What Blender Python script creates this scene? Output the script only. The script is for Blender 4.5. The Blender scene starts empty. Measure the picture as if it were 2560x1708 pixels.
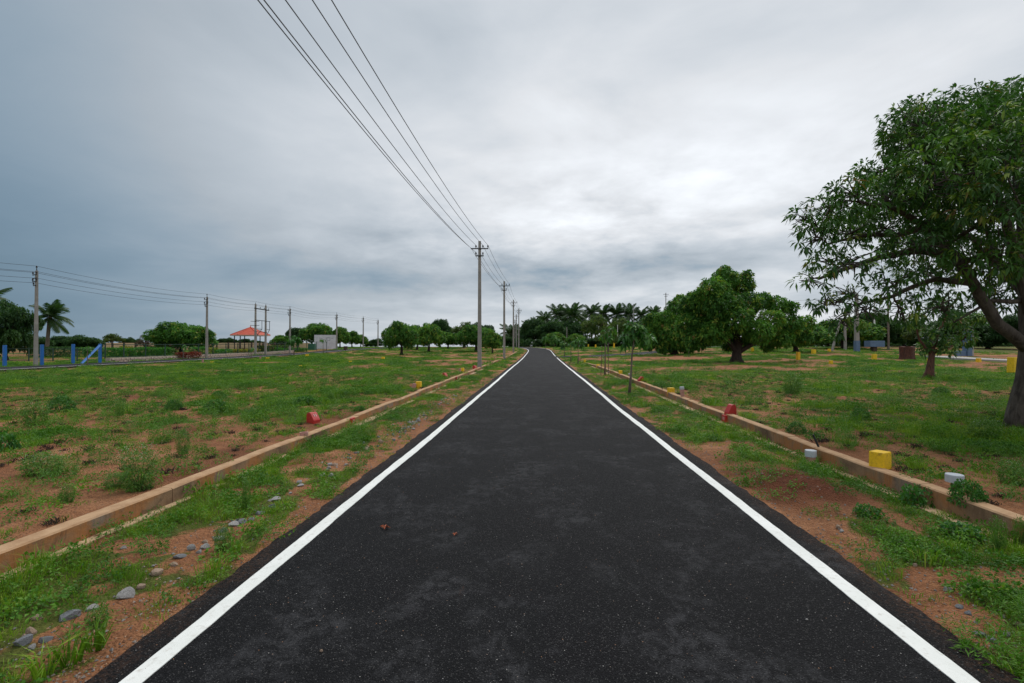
import bpy, bmesh, math, random
import numpy as np
from mathutils import Vector, Matrix

rnd = random.Random(7)
C = bpy.context.scene.collection
scene = bpy.context.scene
R = math.radians

# ------------------------------------------------------------------ camera
EYE = 1.5
F = 1209.0                      # focal length in photo pixels (2560 wide)
HOR = 867.0                     # horizon row in photo pixels
cam_d = bpy.data.cameras.new('camera')
cam_d.sensor_width = 36.0
cam_d.lens = 36.0 * F / 2560.0
cam_d.clip_start = 0.05
cam_d.clip_end = 9000.0
cam = bpy.data.objects.new('camera', cam_d)
C.objects.link(cam)
cam.location = (0, 0, EYE)
cam.rotation_euler = (R(90) + math.atan((HOR - 854.0) / F), 0, 0)
scene.camera = cam

# ------------------------------------------------------------------ node helper
class NB:
    def __init__(s, nt):
        s.nt = nt
    def new(s, t, **kw):
        n = s.nt.nodes.new(t)
        for k, v in kw.items():
            setattr(n, k, v)
        return n
    def put(s, sock, v):
        if isinstance(v, bpy.types.NodeSocket):
            s.nt.links.new(v, sock)
        elif v is not None:
            sock.default_value = v
    def m(s, op, a, b=None, c=None, clamp=False):
        n = s.new('ShaderNodeMath', operation=op)
        n.use_clamp = clamp
        for i, v in enumerate((a, b, c)):
            s.put(n.inputs[i], v)
        return n.outputs[0]
    def ramp(s, fac, stops, interp='LINEAR'):
        n = s.new('ShaderNodeValToRGB')
        cr = n.color_ramp
        cr.interpolation = interp
        while len(cr.elements) < len(stops):
            cr.elements.new(0.5)
        for e, (p, col) in zip(cr.elements, stops):
            e.position = p
            e.color = (*col, 1) if not isinstance(col, (int, float)) else (col, col, col, 1)
        s.put(n.inputs[0], fac)
        return n.outputs[0]
    def mix(s, fac, a, b, blend='MIX'):
        n = s.new('ShaderNodeMix', data_type='RGBA', blend_type=blend)
        s.put(n.inputs[0], fac)
        s.put(n.inputs[6], a if isinstance(a, bpy.types.NodeSocket) else (*a, 1))
        s.put(n.inputs[7], b if isinstance(b, bpy.types.NodeSocket) else (*b, 1))
        return n.outputs[2]
    def noise(s, vec, scale, detail=4, rough=0.55, dist=0.0, out=0):
        n = s.new('ShaderNodeTexNoise')
        s.put(n.inputs['Vector'], vec)
        n.inputs['Scale'].default_value = scale
        n.inputs['Detail'].default_value = detail
        n.inputs['Roughness'].default_value = rough
        n.inputs['Distortion'].default_value = dist
        return n.outputs[out]
    def voro(s, vec, scale, feature='F1', out='Distance'):
        n = s.new('ShaderNodeTexVoronoi', feature=feature)
        s.put(n.inputs['Vector'], vec)
        n.inputs['Scale'].default_value = scale
        return n.outputs[out]
    def mapping(s, vec, scale=(1, 1, 1), rot=(0, 0, 0)):
        n = s.new('ShaderNodeMapping')
        s.put(n.inputs[0], vec)
        n.inputs['Rotation'].default_value = rot
        n.inputs['Scale'].default_value = scale
        return n.outputs[0]
    def range(s, v, a, b, c=0.0, d=1.0, smooth=True):
        n = s.new('ShaderNodeMapRange')
        n.interpolation_type = 'SMOOTHSTEP' if smooth else 'LINEAR'
        s.put(n.inputs[0], v)
        for i, q in enumerate((a, b, c, d)):
            n.inputs[i + 1].default_value = q
        return n.outputs[0]

# ------------------------------------------------------------------ sky
SUN_EL, SUN_AZ = 58.0, 30.0       # azimuth clockwise from +Y
world = bpy.data.worlds.new('World')
scene.world = world
world.use_nodes = True
nt = world.node_tree
nt.nodes.clear()
nb = NB(nt)
tc = nb.new('ShaderNodeTexCoord')
sep = nb.new('ShaderNodeSeparateXYZ')
nt.links.new(tc.outputs['Generated'], sep.inputs[0])
dx, dy, dz = sep.outputs
az = nb.m('ARCTAN2', dx, dy)
el = nb.m('ARCSINE', dz)
def blob(a0, sa, e0, se):
    u = nb.m('DIVIDE', nb.m('SUBTRACT', az, a0), sa)
    v = nb.m('DIVIDE', nb.m('SUBTRACT', el, e0), se)
    return nb.m('EXPONENT', nb.m('MULTIPLY', nb.m('ADD', nb.m('MULTIPLY', u, u), nb.m('MULTIPLY', v, v)), -1.0))
zz = nb.m('ADD', nb.m('MAXIMUM', dz, 0.0), 0.13)
comb = nb.new('ShaderNodeCombineXYZ')
nb.put(comb.inputs[0], nb.m('DIVIDE', dx, zz))
nb.put(comb.inputs[1], nb.m('DIVIDE', dy, zz))
comb.inputs[2].default_value = 3.7
n_big = nb.noise(comb.outputs[0], 0.55, 5, 0.52, 0.5)
n_mid = nb.noise(comb.outputs[0], 1.5, 7, 0.55, 0.35)
B = nb.m('MULTIPLY_ADD', blob(-1.05, 0.62, 0.25, 0.75), -0.40, 0.71)
B = nb.m('MULTIPLY_ADD', blob(0.42, 0.42, 0.34, 0.17), 0.24, B)
B = nb.m('MULTIPLY_ADD', blob(0.0, 0.5, 0.40, 0.22), 0.08, B)
B = nb.m('MULTIPLY_ADD', blob(-0.22, 0.27, 0.135, 0.035), -0.22, B)
B = nb.m('MULTIPLY_ADD', blob(0.33, 0.30, 0.165, 0.042), -0.33, B)
B = nb.m('MULTIPLY_ADD', blob(0.05, 0.14, 0.115, 0.035), -0.13, B)
B = nb.m('MULTIPLY_ADD', blob(0.1, 0.6, 0.05, 0.05), -0.03, B)
B = nb.m('MULTIPLY_ADD', blob(0.75, 0.35, 0.12, 0.10), 0.03, B)
B = nb.m('MULTIPLY_ADD', blob(-0.78, 0.42, 0.06, 0.20), -0.12, B)
mod = nb.m('ADD', nb.m('MULTIPLY', nb.m('SUBTRACT', n_big, 0.5), 0.95), nb.m('MULTIPLY', nb.m('SUBTRACT', n_mid, 0.5), 0.62))
mod = nb.m('MULTIPLY', mod, nb.m('SUBTRACT', 1.0, nb.m('MULTIPLY', blob(-1.0, 0.6, 0.25, 1.0), 0.7)))
n_puff = nb.m('SUBTRACT', nb.noise(comb.outputs[0], 3.6, 7, 0.55, 0.15), 0.5)
mod = nb.m('ADD', mod, nb.m('MULTIPLY', n_puff, nb.m('MULTIPLY', blob(0.18, 0.48, 0.24, 0.15), 0.85)))
n_low = nb.m('SUBTRACT', nb.noise(nb.mapping(tc.outputs['Generated'], (9, 9, 21)), 1.0, 7, 0.6, 0.3), 0.5)
mod = nb.m('ADD', mod, nb.m('MULTIPLY', n_low, nb.m('MULTIPLY', blob(0.08, 0.55, 0.16, 0.10), 0.75)))
B = nb.m('MULTIPLY', B, nb.m('ADD', mod, 1.0))
B = nb.m('MAXIMUM', nb.m('MULTIPLY', B, 0.765), 0.06)
tint = nb.ramp(nb.m('DIVIDE', B, 0.835), [(0.14, (0.58, 1.0, 1.36)), (0.26, (0.68, 1.0, 1.30)), (0.45, (0.88, 1.0, 1.12)), (0.75, (0.965, 1.0, 1.045))])
cloud = nb.mix(1.0, tint, (1, 1, 1), 'MULTIPLY')
vm = nb.new('ShaderNodeVectorMath', operation='SCALE')
nt.links.new(cloud, vm.inputs[0])
nt.links.new(B, vm.inputs['Scale'])
sky = nb.new('ShaderNodeTexSky', sky_type='NISHITA')
sky.sun_disc = False
sky.sun_elevation = R(SUN_EL)
sky.sun_rotation = R(SUN_AZ)
bg1 = nb.new('ShaderNodeBackground')
nt.links.new(sky.outputs[0], bg1.inputs[0])
bg1.inputs[1].default_value = 0.06
bg2 = nb.new('ShaderNodeBackground')
nt.links.new(vm.outputs[0], bg2.inputs[0])
bg2.inputs[1].default_value = 1.0
ms = nb.new('ShaderNodeMixShader')
ms.inputs[0].default_value = 0.95
nt.links.new(bg1.outputs[0], ms.inputs[1])
nt.links.new(bg2.outputs[0], ms.inputs[2])
wo = nb.new('ShaderNodeOutputWorld')
nt.links.new(ms.outputs[0], wo.inputs[0])

sun_d = bpy.data.lights.new('sun', 'SUN')
sun_d.energy = 1.5
sun_d.angle = R(45)
sun_d.color = (1.0, 0.97, 0.93)
sun = bpy.data.objects.new('sun', sun_d)
C.objects.link(sun)
sd = Vector((math.sin(R(SUN_AZ)) * math.cos(R(SUN_EL)), math.cos(R(SUN_AZ)) * math.cos(R(SUN_EL)), math.sin(R(SUN_EL))))
sun.rotation_euler = sd.to_track_quat('Z', 'Y').to_euler()
sun.location = sd * 50

vs = scene.view_settings
vs.view_transform = 'Standard'
vs.look = 'None'
vs.exposure = 0.36
vs.gamma = 1.0
vs.use_curve_mapping = False
scene.cycles.max_bounces = 5
scene.cycles.diffuse_bounces = 3
scene.cycles.transparent_max_bounces = 6

# ------------------------------------------------------------------ generic helpers
def tag(o, label=None, cat=None, group=None, kind=None):
    if label: o['label'] = label
    if cat: o['category'] = cat
    if group: o['group'] = group
    if kind: o['kind'] = kind
    return o

def empty(name, loc, rz=0.0):
    o = bpy.data.objects.new(name, None)
    o.empty_display_size = 0.2
    C.objects.link(o)
    o.location = loc
    o.rotation_euler = (0, 0, rz)
    return o

def link(name, me, parent=None):
    o = bpy.data.objects.new(name, me)
    C.objects.link(o)
    if parent is not None:
        o.parent = parent
    return o

def copy_tree(o, parent=None):
    c = o.copy()
    C.objects.link(c)
    c.parent = parent
    for ch in list(o.children):
        copy_tree(ch, c)
    return c

class MB:
    def __init__(s):
        s.v, s.f = [], []
    def add(s, vs_, fs_):
        b = len(s.v)
        s.v.extend(vs_)
        s.f.extend([tuple(i + b for i in f) for f in fs_])
        return s
    def box(s, c, d, rz=0.0, top=1.0, M=None):
        x, y, z = d[0] / 2, d[1] / 2, d[2] / 2
        vs_ = []
        for sz, k in ((-z, 1.0), (z, top)):
            for sx, sy in ((-x, -y), (x, -y), (x, y), (-x, y)):
                vs_.append((sx * k, sy * k, sz))
        ca, sa = math.cos(rz), math.sin(rz)
        out = []
        for a, b, e in vs_:
            p = Vector((a * ca - b * sa, a * sa + b * ca, e))
            if M is not None:
                p = M @ p
            out.append((p.x + c[0], p.y + c[1], p.z + c[2]))
        return s.add(out, [(0, 3, 2, 1), (4, 5, 6, 7), (0, 1, 5, 4), (1, 2, 6, 5), (2, 3, 7, 6), (3, 0, 4, 7)])
    def tube(s, pts, rad, n=8, cap=True):
        pts = [Vector(p) for p in pts]
        if isinstance(rad, (int, float)):
            rad = [rad] * len(pts)
        b = len(s.v)
        up = Vector((0.13, 0.21, 1)).normalized()
        for i, p in enumerate(pts):
            d = (pts[min(i + 1, len(pts) - 1)] - pts[max(i - 1, 0)])
            d = d.normalized() if d.length > 1e-9 else Vector((0, 0, 1))
            u = up.cross(d)
            if u.length < 0.15:
                u = Vector((1, 0, 0)).cross(d)
            u.normalize()
            w = d.cross(u)
            for k in range(n):
                a = 2 * math.pi * k / n
                q = p + (u * math.cos(a) + w * math.sin(a)) * rad[i]
                s.v.append((q.x, q.y, q.z))
        for i in range(len(pts) - 1):
            for k in range(n):
                a0, a1 = b + i * n + k, b + i * n + (k + 1) % n
                s.f.append((a0, a1, a1 + n, a0 + n))
        if cap:
            s.f.append(tuple(b + k for k in range(n))[::-1])
            s.f.append(tuple(b + (len(pts) - 1) * n + k for k in range(n)))
        return s
    def lathe(s, c, prof, n=16):
        b = len(s.v)
        for r, z in prof:
            for k in range(n):
                a = 2 * math.pi * k / n
                s.v.append((c[0] + r * math.cos(a), c[1] + r * math.sin(a), c[2] + z))
        for i in range(len(prof) - 1):
            for k in range(n):
                a0, a1 = b + i * n + k, b + i * n + (k + 1) % n
                s.f.append((a0, a1, a1 + n, a0 + n))
        s.f.append(tuple(b + k for k in range(n))[::-1])
        s.f.append(tuple(b + (len(prof) - 1) * n + k for k in range(n)))
        return s
    def mesh(s, name, mat, smooth=False, bevel=0.0):
        me = bpy.data.meshes.new(name)
        me.from_pydata(s.v, [], s.f)
        if bevel:
            bm = bmesh.new()
            bm.from_mesh(me)
            bmesh.ops.bevel(bm, geom=list(bm.edges), offset=bevel, segments=2, affect='EDGES', profile=0.6)
            bm.to_mesh(me)
            bm.free()
        me.materials.append(mat)
        if smooth:
            for p in me.polygons:
                p.use_smooth = True
        me.update()
        return me
    def build(s, name, mat, parent=None, smooth=False, bevel=0.0):
        return link(name, s.mesh(name, mat, smooth, bevel), parent)

def np_mesh(name, V, faces, mat, attrs=None, smooth=False):
    """faces: (n,3) or (n,4) int array"""
    me = bpy.data.meshes.new(name)
    V = np.ascontiguousarray(V, dtype=np.float32)
    faces = np.ascontiguousarray(faces, dtype=np.int32)
    nf, k = faces.shape
    me.vertices.add(len(V))
    me.vertices.foreach_set('co', V.ravel())
    me.loops.add(nf * k)
    me.loops.foreach_set('vertex_index', faces.ravel())
    me.polygons.add(nf)
    me.polygons.foreach_set('loop_start', np.arange(0, nf * k, k, dtype=np.int32))
    me.polygons.foreach_set('loop_total', np.full(nf, k, dtype=np.int32))
    me.polygons.foreach_set('use_smooth', np.full(nf, bool(smooth)))
    for an, av in (attrs or {}).items():
        a = me.attributes.new(an, 'FLOAT', 'POINT')
        a.data.foreach_set('value', np.ascontiguousarray(av, dtype=np.float32).ravel())
    me.update(calc_edges=True)
    me.validate()
    if mat is not None:
        me.materials.append(mat)
    return me

# ------------------------------------------------------------------ numpy noise
def _hash(ix, iy, seed):
    h = (ix.astype(np.int64) * 374761393 + iy.astype(np.int64) * 668265263 + seed * 974634777) & 0xFFFFFFFF
    h = ((h ^ (h >> 13)) * 1274126177) & 0xFFFFFFFF
    h = h ^ (h >> 16)
    return (h & 0xFFFF) / 65535.0
def vnoise(x, y, seed=0):
    x = np.asarray(x, float); y = np.asarray(y, float)
    ix, iy = np.floor(x), np.floor(y)
    fx, fy = x - ix, y - iy
    fx = fx * fx * (3 - 2 * fx); fy = fy * fy * (3 - 2 * fy)
    a, b = _hash(ix, iy, seed), _hash(ix + 1, iy, seed)
    c, d = _hash(ix, iy + 1, seed), _hash(ix + 1, iy + 1, seed)
    return (a * (1 - fx) + b * fx) * (1 - fy) + (c * (1 - fx) + d * fx) * fy
def fbm(x, y, seed=0, oct=4):
    s, a, t = 0.0, 0.5, 0.0
    for i in range(oct):
        s = s + a * vnoise(x * 2 ** i + 17.3 * i, y * 2 ** i - 9.1 * i, seed + i)
        t += a
        a *= 0.5
    return s / t
def sstep(a, b, x):
    t = np.clip((np.asarray(x, float) - a) / (b - a), 0, 1)
    return t * t * (3 - 2 * t)

# ------------------------------------------------------------------ terrain functions
GY = np.array([-50, 10, 28, 47, 62, 73, 87, 97, 107, 120, 160, 300, 6000.])
GZ = np.array([0, 0, .12, .22, .40, .65, 1.0, 1.24, 1.38, 1.42, 1.36, 1.30, 1.30])
def g(y):
    y = np.asarray(y, float)
    return (np.interp(y - 3, GY, GZ) + np.interp(y, GY, GZ) + np.interp(y + 3, GY, GZ)) / 3
def cx(y):
    y = np.asarray(y, float)
    b = np.clip(y - 78, 0, 34)
    return 0.17 + 0.057 * (np.minimum(y, 112) - 2.157) - 0.0044 * b * b - 0.24 * np.clip(y - 112, 0, 60)
KT = 3.55          # inner face of the kerbs, measured from the road's centre
KW = 0.13
def offset(x, y):
    t = np.asarray(x, float) - cx(y)
    left = 0.15 * (1 - sstep(45, 92, y))
    right = 0.18 * (1 - sstep(26, 46, y))
    o = np.where(t < 0, left, right)
    far = 1 - sstep(14, 26, np.abs(t)) * 0.55
    return o * far
def G0(x, y):
    """smooth ground height, no small relief"""
    x = np.asarray(x, float); y = np.asarray(y, float)
    t = np.abs(x - cx(y))
    st = sstep(KT + 0.02, KT + 0.10, t)
    verge = -0.03 + 0.05 * sstep(2.1, 3.0, t)
    verge = np.where(t < 2.3, np.minimum(verge, -0.012 - 0.10 * (1 - sstep(1.75, 1.95, t))), verge)
    rise = 0.45 * sstep(12, 26, x - cx(y)) * sstep(28, 50, y) * (1 - sstep(84, 112, y))
    return g(y) + verge * (1 - st) + offset(x, y) * st + rise
def relief(x, y):
    x = np.asarray(x, float); y = np.asarray(y, float)
    t = np.abs(x - cx(y))
    amp = 0.065 * sstep(2.15, 3.2, t) * (1 - 0.7 * sstep(25, 70, y))
    amp = amp * np.where(np.abs(t - KT - 0.06) < 0.25, 0.45, 1.0)
    near_l = np.abs(x + 28.6) < 3.2
    amp = np.where(near_l, amp * 0.2, amp)
    r = (fbm(x * 0.9, y * 0.9, 11, 4) - 0.5) * 1.3 + (fbm(x * 5, y * 5, 23, 3) - 0.5) * 0.7
    # heap of loose red earth on the right verge
    mound = 0.13 * np.exp(-(((x - 3.05) / 0.42) ** 2 + ((y - 5.05) / 0.75) ** 2)) * (0.35 + 1.3 * fbm(x * 8, y * 8, 5, 4))
    return amp * r + mound * sstep(2.2, 2.5, t)
def G(x, y):
    return G0(x, y) + relief(x, y)
def gz(x, y):
    return float(G(x, y))
def at(px, py):
    """photo pixel on the ground -> world x, y"""
    u, v = (px - 1280) / F, (py - HOR) / F
    ys = np.linspace(1.2, 118, 12000)
    d = EYE - v * ys - G0(u * ys, ys)
    k = np.argmax(d < 0)
    yy = ys[k] if d[k] < 0 else 112.0
    return u * yy, yy
def xat(px, y):
    return (px - 1280) / F * y
def zat(py, y):
    return EYE + (HOR - py) / F * y

def cover(x, y):
    """share of green ground cover, 0..1"""
    x = np.asarray(x, float); y = np.asarray(y, float)
    t = x - cx(y)
    n = fbm(x * 0.42, y * 0.30, 31, 5)
    n2 = fbm(x * 1.7, y * 1.3, 47, 3)
    f = n * 0.72 + n2 * 0.28
    bias = np.where(t < 0, 0.035, 0.092)
    # barer soil in the near part of the left plot and in a band across the right plot
    bias = bias - 0.02 * np.exp(-((y - 6.5) / 3.0) ** 2) * (t < -3.7) * (t > -9)
    bias = bias - 0.16 * np.exp(-((y - 13.2 - 0.06 * (x - 8)) / 1.3) ** 2) * (t > 4.5)
    bias = bias - 0.12 * np.exp(-((y - 27) / 2.2) ** 2) * (t > 6) * (t < 16)
    bias = bias + 0.06 * np.exp(-((y - 21) / 4.0) ** 2) * (t < -4)
    bias = bias + 0.10 * sstep(6, 14, -t) * sstep(18, 26, y)
    bias = bias - 0.20 * np.exp(-(((x - 17) / 7) ** 2 + ((y - 50) / 4.5) ** 2))
    fine = fbm(x * 5.5, y * 4.5, 57, 2)
    field = sstep(0.40, 0.62, f + bias + (fine - 0.5) * np.where(t < 0, 0.42, 0.34) - 0.066)
    at_ = np.abs(t)
    nv = fbm(x * 1.5, y * 0.8, 71, 4)
    edge = np.where(t < 0, 2.80, 2.50) + (nv - 0.5) * 1.7
    edge = edge - 0.35 * sstep(14, 25, y) - np.where(t < 0, 0.42 * (1 - sstep(2.8, 4.6, y)), 0.2 * (1 - sstep(3, 5, y)))
    verge = sstep(edge - 0.15, edge + 0.22, at_) * sstep(0.27, 0.47, fbm(x * 3.0, y * 2.2, 171, 3)) * np.where(t < 0, 1.0, sstep(0.34, 0.49, fbm(x * 0.9, y * 0.7, 93, 4)))
    verge = np.maximum(verge, 0.95 * sstep(0.40, 0.50, fbm(x * 1.1, y * 0.9, 213, 3)) * sstep(3.15, 3.35, at_))
    verge = np.maximum(verge, 0.9 * sstep(0.60, 0.72, fbm(x * 2.1, y * 1.4, 133, 3)) * sstep(2.1, 2.3, at_))
    bare = np.exp(-(((x - 3.05) / 0.5) ** 2 + ((y - 5.1) / 0.9) ** 2)) * (t > 2)
    verge = verge * np.clip(1 - 1.5 * bare, 0, 1)
    out = np.where(at_ > KT + 0.06, field, verge)
    out = np.where(at_ < 2.05, 0, out)
    return np.clip(out, 0, 1)

# ------------------------------------------------------------------ materials
def principled(name):
    m = bpy.data.materials.new(name)
    m.use_nodes = True
    nt_ = m.node_tree
    b = nt_.nodes['Principled BSDF']
    return m, NB(nt_), b
def simple(name, col, rough=0.6, var=0.25, scale=6.0, metal=0.0, bump=0.15, bscale=40.0, spec=0.4, dirt=None):
    m, n, b = principled(name)
    tcn = n.new('ShaderNodeTexCoord')
    v = tcn.outputs['Object']
    f = n.noise(v, scale, 5, 0.6)
    lo = tuple(c * (1 - var) for c in col)
    hi = tuple(min(1, c * (1 + var)) for c in col)
    c = n.ramp(f, [(0.3, lo), (0.7, hi)])
    if dirt:
        geo = n.new('ShaderNodeNewGeometry')
        f2 = n.range(n.noise(geo.outputs['Position'], scale * 2.3, 6, 0.65), 0.52, 0.72)
        c = n.mix(f2, c, dirt)
    n.put(b.inputs['Base Color'], c)
    b.inputs['Roughness'].default_value = rough
    b.inputs['Metallic'].default_value = metal
    b.inputs['Specular IOR Level'].default_value = spec
    if bump:
        bp = n.new('ShaderNodeBump')
        bp.inputs['Strength'].default_value = bump
        bp.inputs['Distance'].default_value = 0.01
        n.put(bp.inputs['Height'], n.noise(v, bscale, 4, 0.6))
        n.put(b.inputs['Normal'], bp.outputs[0])
    return m

def leaf_mat(name, stops, trans=0.35, rough=0.45, rand_attr='tint', inst=False, bright=1.0, spec=0.35):
    m, n, b = principled(name)
    if inst:
        oi = n.new('ShaderNodeObjectInfo')
        at_ = n.new('ShaderNodeAttribute', attribute_name=rand_attr)
        f = n.m('ADD', n.m('MULTIPLY', oi.outputs['Random'], 0.6), n.m('MULTIPLY', at_.outputs['Fac'], 0.4))
    else:
        at_ = n.new('ShaderNodeAttribute', attribute_name=rand_attr)
        f = at_.outputs['Fac']
    stops = [(p, tuple(q * bright for q in c)) for p, c in stops]
    c = n.ramp(f, stops)
    if inst:
        geo = n.new('ShaderNodeNewGeometry')
        pn = n.noise(geo.outputs['Position'], 0.75, 5, 0.65)
        c = n.mix(1.0, c, n.ramp(pn, [(0.30, (.45, .58, .6)), (0.44, (.8, .9, .8)), (0.56, (1.15, 1.12, 1.0)), (0.70, (1.6, 1.3, 1.15))]), 'MULTIPLY')
    n.put(b.inputs['Base Color'], c)
    b.inputs['Roughness'].default_value = rough
    b.inputs['Specular IOR Level'].default_value = spec
    tr = n.new('ShaderNodeBsdfTranslucent')
    n.put(tr.inputs[0], n.mix(1.0, c, (1.0, 1.15, 0.55), 'MULTIPLY'))
    mx = n.new('ShaderNodeMixShader')
    mx.inputs[0].default_value = trans
    out = [q for q in n.nt.nodes if q.type == 'OUTPUT_MATERIAL'][0]
    n.nt.links.new(b.outputs[0], mx.inputs[1])
    n.nt.links.new(tr.outputs[0], mx.inputs[2])
    n.nt.links.new(mx.outputs[0], out.inputs[0])
    return m

M = {}
MANGO = [(0.0, (.018, .054, .012)), (0.35, (.032, .09, .015)), (0.68, (.058, .14, .02)), (0.86, (.11, .19, .026)), (0.94, (.16, .20, .03)), (1.0, (.14, .085, .03))]
M['mango_leaf'] = leaf_mat('mango_leaf', MANGO, bright=1.5, trans=0.28)
M['mango_leaf_far'] = leaf_mat('mango_leaf_far', MANGO, bright=2.0, spec=0.2, rough=0.6)
M['dark_leaf'] = leaf_mat('dark_leaf', [(0.0, (.012, .034, .012)), (0.5, (.022, .058, .016)), (0.9, (.04, .085, .02)), (1.0, (.06, .1, .025))], spec=0.2, rough=0.6, bright=1.7)
M['olive_leaf'] = leaf_mat('olive_leaf', [(0.0, (.03, .06, .014)), (0.5, (.055, .10, .02)), (0.9, (.10, .15, .028)), (1.0, (.14, .13, .04))], spec=0.2, rough=0.6, bright=1.3)
M['palm_leaf'] = leaf_mat('palm_leaf', [(0.0, (.018, .046, .017)), (0.6, (.036, .078, .024)), (0.9, (.075, .105, .03)), (1.0, (.15, .11, .045))], spec=0.35, bright=1.35)
M['sapling_leaf'] = leaf_mat('sapling_leaf', [(0.0, (.03, .11, .022)), (0.6, (.06, .19, .03)), (1.0, (.12, .26, .04))])
M['brown_leaf'] = leaf_mat('brown_leaf', [(0.0, (.05, .03, .025)), (0.6, (.09, .055, .04)), (1.0, (.09, .09, .04))])
M['maroon_leaf'] = leaf_mat('maroon_leaf', [(0.0, (.09, .018, .014)), (0.6, (.20, .035, .02)), (1.0, (.26, .07, .03))])
M['hedge_leaf'] = leaf_mat('hedge_leaf', [(0.0, (.025, .12, .010)), (0.6, (.05, .22, .014)), (1.0, (.13, .30, .025))])
M['yellow_leaf'] = leaf_mat('yellow_leaf', [(0.0, (.06, .12, .015)), (0.5, (.18, .22, .02)), (0.8, (.40, .34, .02)), (1.0, (.55, .42, .03))])
M['grass_blade'] = leaf_mat('grass_blade', [(0.0, (.058, .125, .008)), (0.4, (.108, .215, .012)), (0.75, (.175, .285, .020)), (0.92, (.24, .30, .055)), (1.0, (.34, .28, .11))], inst=True, trans=0.3, rough=0.55, spec=0.25, bright=1.22)
M['herb_leaf'] = leaf_mat('herb_leaf', [(0.0, (.036, .115, .009)), (0.5, (.074, .19, .014)), (0.9, (.130, .265, .022)), (1.0, (.20, .27, .05))], inst=True, trans=0.3, rough=0.5, spec=0.3, bright=1.05)
M['bush_leaf'] = leaf_mat('bush_leaf', [(0.0, (.024, .10, .014)), (0.6, (.058, .19, .026)), (1.0, (.13, .28, .035))])
M['weed_leaf'] = leaf_mat('weed_leaf', [(0.0, (.055, .14, .02)), (0.6, (.11, .24, .032)), (1.0, (.19, .31, .05))])
M['dry_twig'] = simple('dry_twig', (.045, .028, .018), 0.9, bump=0)
M['flower'] = simple('flower', (.62, .64, .52), 0.8, 0.1, bump=0)

# bark
def bark(name, col, dark):
    m, n, b = principled(name)
    tcn = n.new('ShaderNodeTexCoord')
    v = n.mapping(tcn.outputs['Object'], (1, 1, 0.28))
    f = n.noise(v, 14, 6, 0.65, 0.6)
    c = n.ramp(f, [(0.35, dark), (0.62, col)])
    n.put(b.inputs['Base Color'], c)
    b.inputs['Roughness'].default_value = 0.9
    bp = n.new('ShaderNodeBump')
    bp.inputs['Strength'].default_value = 0.7
    bp.inputs['Distance'].default_value = 0.03
    n.put(bp.inputs['Height'], n.noise(v, 26, 5, 0.7, 0.4))
    n.put(b.inputs['Normal'], bp.outputs[0])
    return m
M['bark'] = bark('bark', (.105, .085, .068), (.035, .026, .020))
M['bark_dark'] = bark('bark_dark', (.05, .034, .025), (.018, .012, .009))
M['bark_red'] = bark('bark_red', (.13, .055, .033), (.045, .022, .014))
M['bark_pale'] = bark('bark_pale', (.20, .165, .13), (.09, .07, .055))

# soil with low green film where plants are dense, shade between blades painted in
def ground_mat():
    m, n, b = principled('ground')
    geo = n.new('ShaderNodeNewGeometry')
    P = geo.outputs['Position']
    cov = n.new('ShaderNodeAttribute', attribute_name='cover').outputs['Fac']
    red = n.new('ShaderNodeAttribute', attribute_name='red').outputs['Fac']
    a = n.noise(P, 1.1, 5, 0.6, 0.4)
    soil = n.ramp(a, [(0.28, (.24, .10, .048)), (0.5, (.40, .182, .086)), (0.72, (.55, .285, .145))])
    c2 = n.noise(P, 30, 5, 0.7)
    soil = n.mix(n.range(c2, 0.38, 0.64, 0.0, 0.5), soil, (.15, .063, .032))
    grit = n.voro(n.mapping(P, (1, 1, 1)), 55, out='Distance')
    gcol = n.voro(P, 55, out='Color')
    gs = n.new('ShaderNodeSeparateColor'); n.nt.links.new(gcol, gs.inputs[0])
    pick = n.m('MULTIPLY', n.m('GREATER_THAN', gs.outputs[0], 0.82), n.m('LESS_THAN', grit, 0.33))
    soil = n.mix(n.m('MULTIPLY', pick, 0.6), soil, n.ramp(gs.outputs[1], [(0, (.42, .30, .22)), (1, (.17, .15, .14))]))
    soil = n.mix(red, soil, n.ramp(c2, [(0.3, (.085, .028, .014)), (0.7, (.19, .068, .034))]))
    ga = n.noise(P, 2.6, 5, 0.65)
    gb = n.noise(P, 22, 4, 0.7)
    gmix = n.m('ADD', n.m('MULTIPLY', ga, 0.55), n.m('MULTIPLY', gb, 0.45))
    green = n.ramp(gmix, [(0.3, (.026, .05, .009)), (0.48, (.056, .105, .015)), (0.62, (.10, .15, .026)), (0.78, (.20, .13, .055))])
    lim = n.m('ADD', cov, n.m('MULTIPLY', n.m('SUBTRACT', n.noise(P, 9, 5, 0.7), 0.5), 1.1))
    fac = n.range(lim, 0.40, 0.72, 0.0, 0.86)
    litter = n.m('MULTIPLY', n.range(n.noise(P, 3.2, 4, 0.6), 0.50, 0.66), n.range(n.noise(n.mapping(P, (1, 2.2, 1)), 34, 5, 0.75), 0.50, 0.60))
    soil = n.mix(n.m('MULTIPLY', litter, 0.8), soil, (.045, .028, .018))
    n.put(b.inputs['Base Color'], n.mix(fac, soil, green))
    b.inputs['Roughness'].default_value = 0.95
    b.inputs['Specular IOR Level'].default_value = 0.15
    bp = n.new('ShaderNodeBump')
    bp.inputs['Strength'].default_value = 1.0
    bp.inputs['Distance'].default_value = 0.06
    h = n.m('ADD', n.m('MULTIPLY', n.noise(P, 14, 6, 0.7), 1.0), n.m('MULTIPLY', n.m('SUBTRACT', 0.5, grit), 0.4))
    n.put(bp.inputs['Height'], h)
    n.put(b.inputs['Normal'], bp.outputs[0])
    return m
M['ground'] = ground_mat()

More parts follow.
